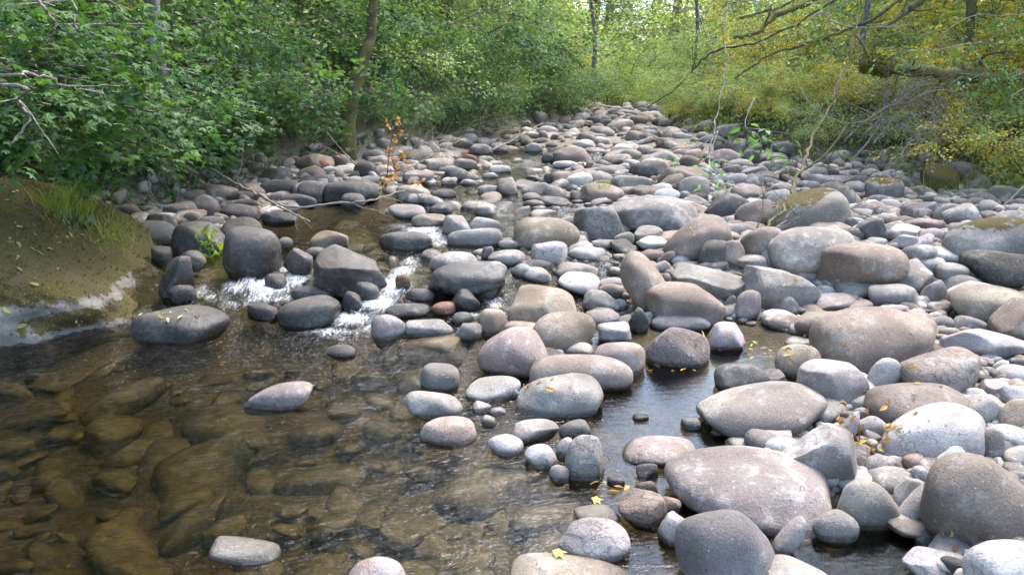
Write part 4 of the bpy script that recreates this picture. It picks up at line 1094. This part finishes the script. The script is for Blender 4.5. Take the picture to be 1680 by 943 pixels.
# --- ground cover on both banks (nobody could count it)
def cover(name, label, n, seed, sel, pal, size, tpl, upright):
    r = np.random.default_rng(seed); Lf = Acc(); y = np.exp(r.uniform(math.log(6), math.log(40), n)); x = r.uniform(-.9, .95, n)*y
    b = bank(x, y); k = sel(x, y, b); x, y = x[k], y[k]; m = len(x); z = G(x, y)
    P = np.stack([x, y, z+r.random(m)*.16], -1); D = r.normal(size=(m, 3)); D[:, 2] = np.abs(D[:, 2])+upright
    leaves(Lf, r, P, D, r.normal(size=(m, 3))+[0, -.3, 1.2], size*r.uniform(.6, 1.5, m)*(1+.02*y), leafcol(r, m, pal), tpl)
    kind(link(name, Lf.mesh(name, False), M['leaf']), 'stuff', label, 'undergrowth')
cover('undergrowth', 'low leafy undergrowth on the left bank', 46000, 61, lambda x, y, b: (b > -.1) & (x < 2) & (b < 6), G_MAPLE+G_MID, .085, OVAL, .3)
cover('bank_grass', 'olive grass and moss tufts on the right bank', 230000, 62, lambda x, y, b: (b > -.12) & (x > 2) & (b < 7), G_OLIVE+G_YEL[:3]+G_PALE+G_PALE, .06, OVAL, .5)

# ------------------------------------------------------------------ dead wood
def dead(name, label, course, r0, r1, wood, twigs=0, tl=.4, seed=1, part=None, cat='branch', group='dead branches', sides=6, up=.2, sub=0):
    """course: (u, v, depth) along the piece."""
    r = np.random.default_rng(seed); b = at(*course[0]); e = empty(name, tuple(b)); A_ = Acc(); n = 6*len(course)
    P = smooth_line([at(*c)-b for c in course], n); L = np.linalg.norm(P[-1]-P[0]); P[1:-1] += r.normal(size=(n-2, 3))*.003*L
    R = np.linspace(r0, r1, n)*(1+.12*r.normal(size=n)); add_tube(A_, P, np.abs(R), sides); link(part or 'stem', A_.mesh('stem'), M[wood], e)
    for k in range(twigs):
        i = r.integers(2, n-1); d = unit(P[i]-P[i-1])+r.normal(size=3)*.6; d[2] += up
        T = grow(r, P[i], d, tl*r.uniform(.5, 1.4), 8, .35, .4); B_ = Acc(); add_tube(B_, T, np.linspace(R[i]*.5, .0022, 8), 4)
        for q in range(sub):
            j = r.integers(2, 7); add_tube(B_, grow(r, T[j], unit(T[j]-T[j-1])+r.normal(size=3)*.6, tl*.45*r.uniform(.5, 1.3), 6, .35, .3), np.linspace(R[i]*.28, .0018, 6), 3)
        link('twig', B_.mesh('twig'), M[wood], e)
    return tag(e, label, cat, group)
dead('fallen_branch', 'long pale fallen branch lying over the dark stones by the left bank', [(330,272,10.6),(372,292,10.1),(420,318,9.6),(480,339,9.2),(555,333,9.3),(610,328,9.4),(665,313,9.8)], .022, .008, 'twig', 5, .5, 31)
dead('fallen_branch', 'pale forked branch dipping into the upper pool', [(425,318,9.4),(460,340,9.0),(508,363,8.7)], .018, .010, 'twig', 3, .35, 32)
dead('fallen_branch', 'thin bent branch arching beside the orange dead leaves', [(590,318,11),(640,292,11.6),(690,266,12.4),(745,236,13.5),(772,214,14)], .014, .006, 'twig_dark', 4, .5, 33)
dead('brush_tangle', 'tangle of bare grey twigs at the foot of the left bushes', [(650,262,14.6),(690,240,14.6),(725,225,14.8),(770,212,15)], .016, .006, 'twig', 13, .9, 34, sub=3)
dead('brush_tangle', 'second bare twig tangle nearer the stream bend', [(760,232,17),(800,215,17),(850,208,17.4)], .014, .006, 'twig', 11, .8, 35, sub=3)
dead('drift_pole', 'straight pale driftwood pole leaning into the far pool', [(808,246,15.2),(845,228,15.8),(890,202,16.8)], .022, .012, 'twig', 0, .3, 36)
dead('bare_stem', 'straight bare stem slanting out of the left bushes', [(585,272,12.4),(555,240,12.4),(532,212,12.4)], .015, .008, 'twig', 1, .4, 37)
dead('bare_stem', 'pale bare shoot leaning from the dark left undergrowth', [(560,256,12.8),(520,232,12.9),(505,215,13)], .012, .006, 'twig', 0, .4, 38)
dead('bare_stem', 'slim dry stem standing among the dark left stones', [(297,328,9.8),(290,312,9.8),(285,298,9.8)], .008, .005, 'twig', 0, .2, 39)
dead('lichen_branch', 'whitish lichen branch crossing the maple leaves at the left edge', [(-300,150,6.4),(-20,126,5.3),(55,121,5.4),(110,140,5.5),(170,154,5.6)], .013, .007, 'twig', 3, .3, 40)
dead('lichen_branch', 'forked grey branch hanging low at the left edge', [(-300,150,6.4),(10,140,5.2),(30,165,5.2),(48,192,5.2),(20,236,5.2)], .015, .007, 'twig', 3, .3, 41)
dead('lichen_branch', 'thin grey branch curving down from the top left corner', [(-60,-160,6.2),(55,-10,5.6),(80,25,5.6),(92,40,5.6),(85,58,5.6),(55,70,5.6)], .012, .005, 'twig', 2, .3, 42)
dead('lichen_branch', 'thin crooked grey twig dropping from the top left leaves', [(-60,-160,6.2),(108,-10,5.9),(120,25,5.9),(125,45,5.9),(137,58,5.9)], .010, .005, 'twig', 1, .3, 43)
dead('lichen_branch', 'short white broken branch above the grassy outcrop', [(150,248,6.2),(185,257,6.1),(216,264,6.1)], .013, .011, 'twig', 0, .3, 44)
dead('lichen_branch', 'mossy pale dangling twig in the left bushes', [(362,92,8.2),(352,118,8.2),(358,150,8.2)], .014, .006, 'moss', 2, .2, 45)
gr = 'dead branches of the right bank'
dead('dead_branch', 'long crooked dead branch leaning on the boulders of the bar', [(1196,424,7.2),(1240,388,7.4),(1283,345,7.8),(1308,290,8.6),(1335,225,9.6),(1372,150,10.6),(1400,70,11.4),(1410,-10,12)], .017, .013, 'bark_moss', 12, .8, 46, group=gr, sub=2)
dead('dead_branch', 'thin pale stick slanting beside the long crooked branch', [(1204,432,7.0),(1250,392,7.1),(1290,362,7.2)], .012, .008, 'twig', 3, .3, 47, group=gr)
dead('hanging_stem', 'white slender stem hanging down to the stones of the right bank', [(1230,-160,12.2),(1190,20,11.4),(1190,100,11.2),(1180,175,10.9),(1163,255,10.5)], .010, .010, 'twig', 2, .5, 48, group=gr, up=-.3)
dead('mossy_limb', 'sloping mossy limb reaching over the stream bend', [(1060,178,19.5),(1110,145,19),(1140,112,18.6),(1172,84,18),(1240,70,17),(1340,20,16.5),(1450,-60,16)], .016, .03, 'bark_moss', 6, .8, 49, group=gr, sub=2)
dead('mossy_limb', 'dark crooked limb across the right thicket with hanging moss', [(1205,130,12.6),(1260,92,12.4),(1310,76,12.2),(1365,58,12),(1450,20,11.6),(1580,-90,11.6)], .014, .028, 'bark_moss', 9, .7, 50, group=gr, sub=2)
dead('mossy_limb', 'yellow-mossed branch near the top above the right thicket', [(1205,62,12),(1245,52,12),(1275,25,12),(1345,-6,12),(1500,-110,12)], .035, .045, 'moss', 3, .6, 51, group=gr)
dead('mossy_limb', 'upper yellow-mossed twig at the top of the view', [(1215,30,12.3),(1260,18,12.2),(1300,2,12.2),(1480,-110,12.2)], .022, .026, 'moss', 2, .5, 52, group=gr)
dead('mossy_limb', 'limb slanting down from the top right with dangling moss', [(1440,50,11),(1480,25,11),(1520,-10,11),(1620,-120,11.3)], .03, .06, 'bark_moss', 8, .5, 53, group=gr, up=-.6)
lg = dead('mossy_log', 'broken log with a thick olive moss sleeve jutting from the right bank', [(1860,150,12.4),(1700,128,11.6),(1620,126,11.3),(1540,120,11.1),(1465,112,11.0),(1416,103,11.0)], .095, .06, 'bark_moss', 9, .6, 54, part='wood', cat='log', group=gr, sides=9, up=-.3, sub=1)
def sleeve(e, pts, rad):
    b = np.array(e.location); A_ = Acc(); P = smooth_line([at(*p)-b for p in pts], 14); r_ = np.random.default_rng(8)
    V, Q, C = tube(P, np.full(14, rad)*np.r_[.8, np.ones(12), .85], 12); V = V+r_.normal(size=V.shape)*.006
    A_.add(V, Q); A_.F.setdefault(3, []).append(C)
    m = 1500; i = r_.integers(0, 168, m); nn = unit(V[i]-P[i//12]); D = nn+r_.normal(size=(m, 3))*.4; D[:, 2] -= .4
    A2 = Acc(); leaves(A2, r_, V[i], D, r_.normal(size=(m, 3)), r_.uniform(.02, .05, m), leafcol(r_, m, [(.13, .115, .02), (.19, .165, .03), (.08, .075, .015)]), OVAL)
    s_ = link('moss_sleeve', A_.mesh('moss_sleeve'), M['moss'], e); link('moss_fringe', A2.mesh('moss_fringe', False), M['leaf'], s_)
sleeve(lg, [(1414,102,11.0),(1435,106,11.0),(1462,112,11.0)], .115)
sleeve(lg, [(1575,122,11.2),(1610,125,11.25),(1655,127,11.4)], .12)
for k, (lab, c) in enumerate([('outer of the bent dry canes below the mossy log', [(1385,232,11.5),(1430,190,11.3),(1490,150,11.2),(1545,120,11.2)]),
     ('middle bent dry cane below the mossy log', [(1415,225,11.2),(1460,178,11),(1510,142,11),(1560,138,11.2)]),
     ('inner bent dry cane arching below the mossy log', [(1432,236,11),(1470,190,10.9),(1520,152,10.9),(1570,150,11)]),
     ('low dry cane fanning down to the moss block', [(1455,272,10.8),(1490,238,10.9),(1520,205,11),(1545,160,11.1)]),
     ('lowest pale cane ending on the bank stones', [(1462,270,10.6),(1500,245,10.6),(1535,208,10.7)]),
     ('drooping dry cane left of the olive moss block', [(1395,265,11),(1425,232,11),(1455,185,11.1),(1480,150,11.2)])]):
    dead('dry_cane', lab, c, .012, .007, 'twig', 16, .85, 60+k, group=gr, up=-.3, sub=3)
dead('hanging_stem', 'pale loop of thin vine sagging across the right thicket', [(1314,145,10.8),(1335,178,10.7),(1372,198,10.6),(1415,200,10.6),(1460,172,10.8)], .008, .006, 'twig', 4, .4, 70, group=gr, up=-.3)
dead('hanging_stem', 'thin pale vine crossing the top of the right thicket', [(1340,10,10.6),(1370,38,10.5),(1420,46,10.4),(1500,40,10.5)], .009, .006, 'twig', 5, .4, 71, group=gr)
dead('dead_branch', 'short dark limb slanting above the right bank stones', [(1300,288,10.8),(1345,262,11),(1372,232,11.2),(1390,206,11.4)], .016, .022, 'bark_moss', 6, .5, 72, group=gr, sub=2)
dead('dead_branch', 'thin bare stick rising from the brown-mossed boulder', [(1598,365,8.4),(1640,342,8.5),(1690,296,8.7)], .010, .007, 'twig', 3, .3, 73, group=gr)
dead('dead_branch', 'slim white twig lying across the moss-capped boulder', [(1375,326,8.2),(1400,344,8.0),(1432,358,7.8)], .010, .006, 'twig', 1, .2, 74, group=gr)
dead('dry_stalk', 'upright dry stalk with seed scraps in front of the moss block', [(1516,318,9.9),(1515,300,9.9),(1516,280,9.9)], .005, .004, 'twig', 4, .1, 75, cat='stalk', group=gr)
# orange dead leaves on a sprig
def orange():
    r = np.random.default_rng(5); b = at(632, 318, 11.2); e = empty('dead_leaf_sprig', tuple(b)); Wd, Lf = Acc(), Acc()
    P = smooth_line([at(632,318,11.2)-b, at(636,280,11.2)-b, at(640,240,11.2)-b, at(650,198,11.2)-b], 16); add_tube(Wd, P, np.linspace(.012, .004, 16), 5)
    for u, v in [(640,205),(652,200),(662,214),(655,222),(645,228),(640,246),(636,240),(642,262),(650,268),(632,270),(655,255),(660,250),(630,288),(640,290),(648,280),(625,300),(640,312),(625,312),(690,300),(678,303),(668,262),(636,276)]:
        O = at(u, v, 11.2+r.normal()*.1)-b; n = 4; Pp = O+r.normal(size=(n, 3))*.035
        add_tube(Wd, np.array([P[np.argmin(((P-O)**2).sum(1))], O]), [.004, .002], 3)
        leaves(Lf, r, Pp, r.normal(size=(n, 3))-[0, 0, .6], r.normal(size=(n, 3))+[0, -.8, .3], r.uniform(.045, .085, n), leafcol(r, n, [(.55, .27, .10), (.62, .34, .14), (.45, .20, .07)]), MAPLE)
    link('stem', Wd.mesh('stem'), M['twig_dark'], e); link('dead_leaves', Lf.mesh('dead_leaves', False), M['leaf_dry'], e)
    tag(e, 'sprig of orange-brown dead leaves against the left bushes', 'branch', 'dead branches')
orange()
# ------------------------------------------------------------------ grasses and small plants
BLADE = (np.array([(-.016, 0, 0), (.016, 0, 0), (-.013, .4, .03), (.013, .4, .03), (-.008, .75, -.05), (.008, .75, -.05), (0, 1, -.20)], float),
         np.array([[0, 1, 3], [0, 3, 2], [2, 3, 5], [2, 5, 4], [4, 5, 6]]))
def grass(name, label, P, h, seed, pal, spread=.5, part='blades', cat='grass', tpl=BLADE):
    r = np.random.default_rng(seed); b = P.mean(0); e = empty(name, tuple(b)); A_ = Acc(); n = len(P); D = r.normal(size=(n, 3))*spread; D[:, 2] = 1
    leaves(A_, r, P-b, D, r.normal(size=(n, 3))*[1, 1, .3], h*r.uniform(.5, 1.3, n), leafcol(r, n, pal), tpl)
    link(part, A_.mesh(part, False), M['leaf'], e); return tag(e, label, cat)
def on_mesh(o, uvs):
    """Points on an object's surface seen at these places."""
    dg_ = bpy.context.evaluated_depsgraph_get(); out = []; mi = o.matrix_world.inverted()
    for u, v in uvs:
        d = Vector(ray(u, v)).normalized(); ok, loc, nrm, _ = o.ray_cast(mi@cam.location, d)
        if ok: out.append(np.array(o.matrix_world@loc))
    return np.array(out)
bpy.context.view_layer.update()
r = np.random.default_rng(14)
GR = [(.22, .29, .06), (.28, .33, .08), (.17, .24, .05), (.32, .30, .10)]
pts = on_mesh(OUT, [(u, v) for u, v in zip(r.normal(115, 22, 650), r.normal(345, 12, 650))])
if len(pts): grass('grass_tuft', 'bright green grass tuft growing on top of the mossy outcrop', pts, .19, 15, GR, .5)
pts = on_mesh(OUT, [(u, v) for u, v in zip(r.normal(190, 24, 240), r.normal(385, 14, 240))])
if len(pts): grass('grass_tuft', 'sparse dry grass on the far shoulder of the mossy outcrop', pts, .17, 16, GR+[(.20, .16, .08)], .7)
tb = next(q for q in rocks if q['short'] == 'the grass-tufted boulder')
c = tb['c']; pts = np.array([c[0]+.02, c[1]-tb['B']*.55, c[2]+tb['C']*.70])+r.normal(size=(60, 3))*[.07, .04, .01]
grass('grass_tuft', 'tiny yellow-green grass tuft on the dark boulder upstream of the ledge', pts, .13, 17, [(.30, .32, .05), (.22, .28, .05)], .6)
c = at(350, 425, 7.4); c[2] = max(c[2]-.1, g1(c[0], c[1])); pts = c+r.normal(size=(60, 3))*[.07, .05, .09]+[0, 0, .12]
grass('green_plant', 'small yellow-green leafy plant beside the white-blotched dark boulder', pts, .10, 18, [(.24, .30, .05), (.17, .24, .05)], .9, 'leaves', 'plant', LONG)
c = at(1356, 560, 5.3); pts = c+r.normal(size=(9, 3))*[.02, .02, .01]
grass('seedling', 'tiny bright green seedling beside the great long brown boulder', pts, .085, 19, [(.22, .42, .12), (.28, .48, .16)], .8, 'leaves', 'plant', LONG)
pts = on_mesh(OUT, [(u, v) for u, v in zip(r.normal(128, 12, 26), r.normal(368, 8, 26))])
if len(pts): grass('grey_green_plant', 'grey-green leafy plant at the edge of the outcrop grass', pts+[0, 0, .02], .10, 20, [(.17, .24, .18), (.12, .20, .13)], .9, 'leaves', 'plant', LONG)
A_ = Acc(); r = np.random.default_rng(64); ii = r.integers(0, len(OUT_P), 9000)
leaves(A_, r, OUT_P[ii]+r.normal(size=(9000, 3))*.015, OUT_N[ii]*.7+r.normal(size=(9000, 3))*.6, r.normal(size=(9000, 3)), r.uniform(.012, .034, 9000),
       leafcol(r, 9000, [(.10, .085, .025), (.14, .12, .03), (.07, .055, .025), (.16, .11, .06)], .3), OVAL)
link('moss_tufts', A_.mesh('moss_tufts', False), M['leaf'], OUT)
# grass at the right edge in front of the bank
r = np.random.default_rng(24)
cc = at(1655, 300, 10.2); m = 700; px_ = cc[0]+r.normal(size=m)*.45; py_ = cc[1]+r.normal(size=m)*.5
grass('grass_clump', 'soft green grass clump spilling over the stones at the right edge', np.stack([px_, py_, G(px_, py_)], -1), .30, 25, [(.14, .20, .06), (.19, .24, .09), (.11, .16, .05)], .8)
# ------------------------------------------------------------------ fallen leaves
def litter():
    r = np.random.default_rng(33); A_ = Acc(); bpy.context.view_layer.update(); dg_ = bpy.context.evaluated_depsgraph_get()
    spots = [(1395,690,30,16,16),(1412,722,16,14,16),(1452,720,14,22,16),(1470,700,14,6,8),(1245,575,50,16,18),(1200,560,40,10,14),(1100,608,60,6,5),(1350,470,60,12,8),(60,420,45,60,16),(30,350,30,40,7),
             (130,390,30,25,7),(25,520,20,22,4),(285,515,40,8,8),(1000,800,40,12,5),(1480,310,40,10,26),(1450,300,30,8,14),(1560,880,40,14,4),(1150,400,80,30,8),(1450,640,150,60,14),(1330,560,120,30,10),(900,640,60,30,6)]
    for u, v, su, sv_, n in spots:
        for k in range(int(n*1.25)):
            uu, vv = r.normal(u, su*.6), r.normal(v, sv_*.6); d = Vector(ray(uu, vv)).normalized()
            ok, loc, nrm, idx, ob, mtx = SC.ray_cast(dg_, cam.location, d)
            if not ok or nrm.z < .35: continue
            N_ = np.array(nrm)+r.normal(size=3)*.25; D = np.cross(N_, r.normal(size=3))
            pal = [(.50, .30, .05), (.38, .20, .06), (.50, .40, .14), (.28, .13, .06), (.18, .10, .05)] if u > 350 else [(.42, .38, .17), (.34, .30, .12)]
            leaves(A_, r, np.array([loc])+np.array(nrm)*.008, D[None], N_[None], r.uniform(.02, .06, 1)*(1 if u > 350 else 1.25), leafcol(r, 1, pal), LONG)
    kind(link('leaf_litter', A_.mesh('leaf_litter', False), M['leaf_dry']), 'stuff', 'scattered yellow and orange fallen leaves', 'leaves')
litter()
def big_leaf(u, v, s, label, seed):
    r = np.random.default_rng(seed); dg_ = bpy.context.evaluated_depsgraph_get(); ok, loc, nrm, *_ = SC.ray_cast(dg_, cam.location, Vector(ray(u, v)).normalized())
    A_ = Acc(); leaves(A_, r, np.zeros((1, 3)), np.array([[1., .25, 0]]), np.array([np.array(nrm)+[0, -.2, .3]]), np.array([s]), np.array([[.55, .50, .13]]), MAPLE)
    tag(link('fallen_leaf', A_.mesh('fallen_leaf', False), M['leaf_dry'], None, tuple(np.array(loc)+np.array(nrm)*.012)), label, 'leaf', 'large fallen leaves')
big_leaf(970, 824, .055, 'single yellow maple leaf lying on the flat stone at the pool edge', 1)
big_leaf(905, 912, .06, 'pale yellow-green leaf on the long flat rock at the bottom', 2)
big_leaf(1560, 872, .045, 'bright yellow leaf between flat stones below the huge boulder', 3)

for o_ in COL.objects:
    if o_.parent and o_.name.split('.')[0] in ('blades', 'foliage', 'crown', 'leaves', 'dead_leaves', 'moss_fringe', 'moss_tufts', 'limbs'): o_['kind'] = 'stuff'
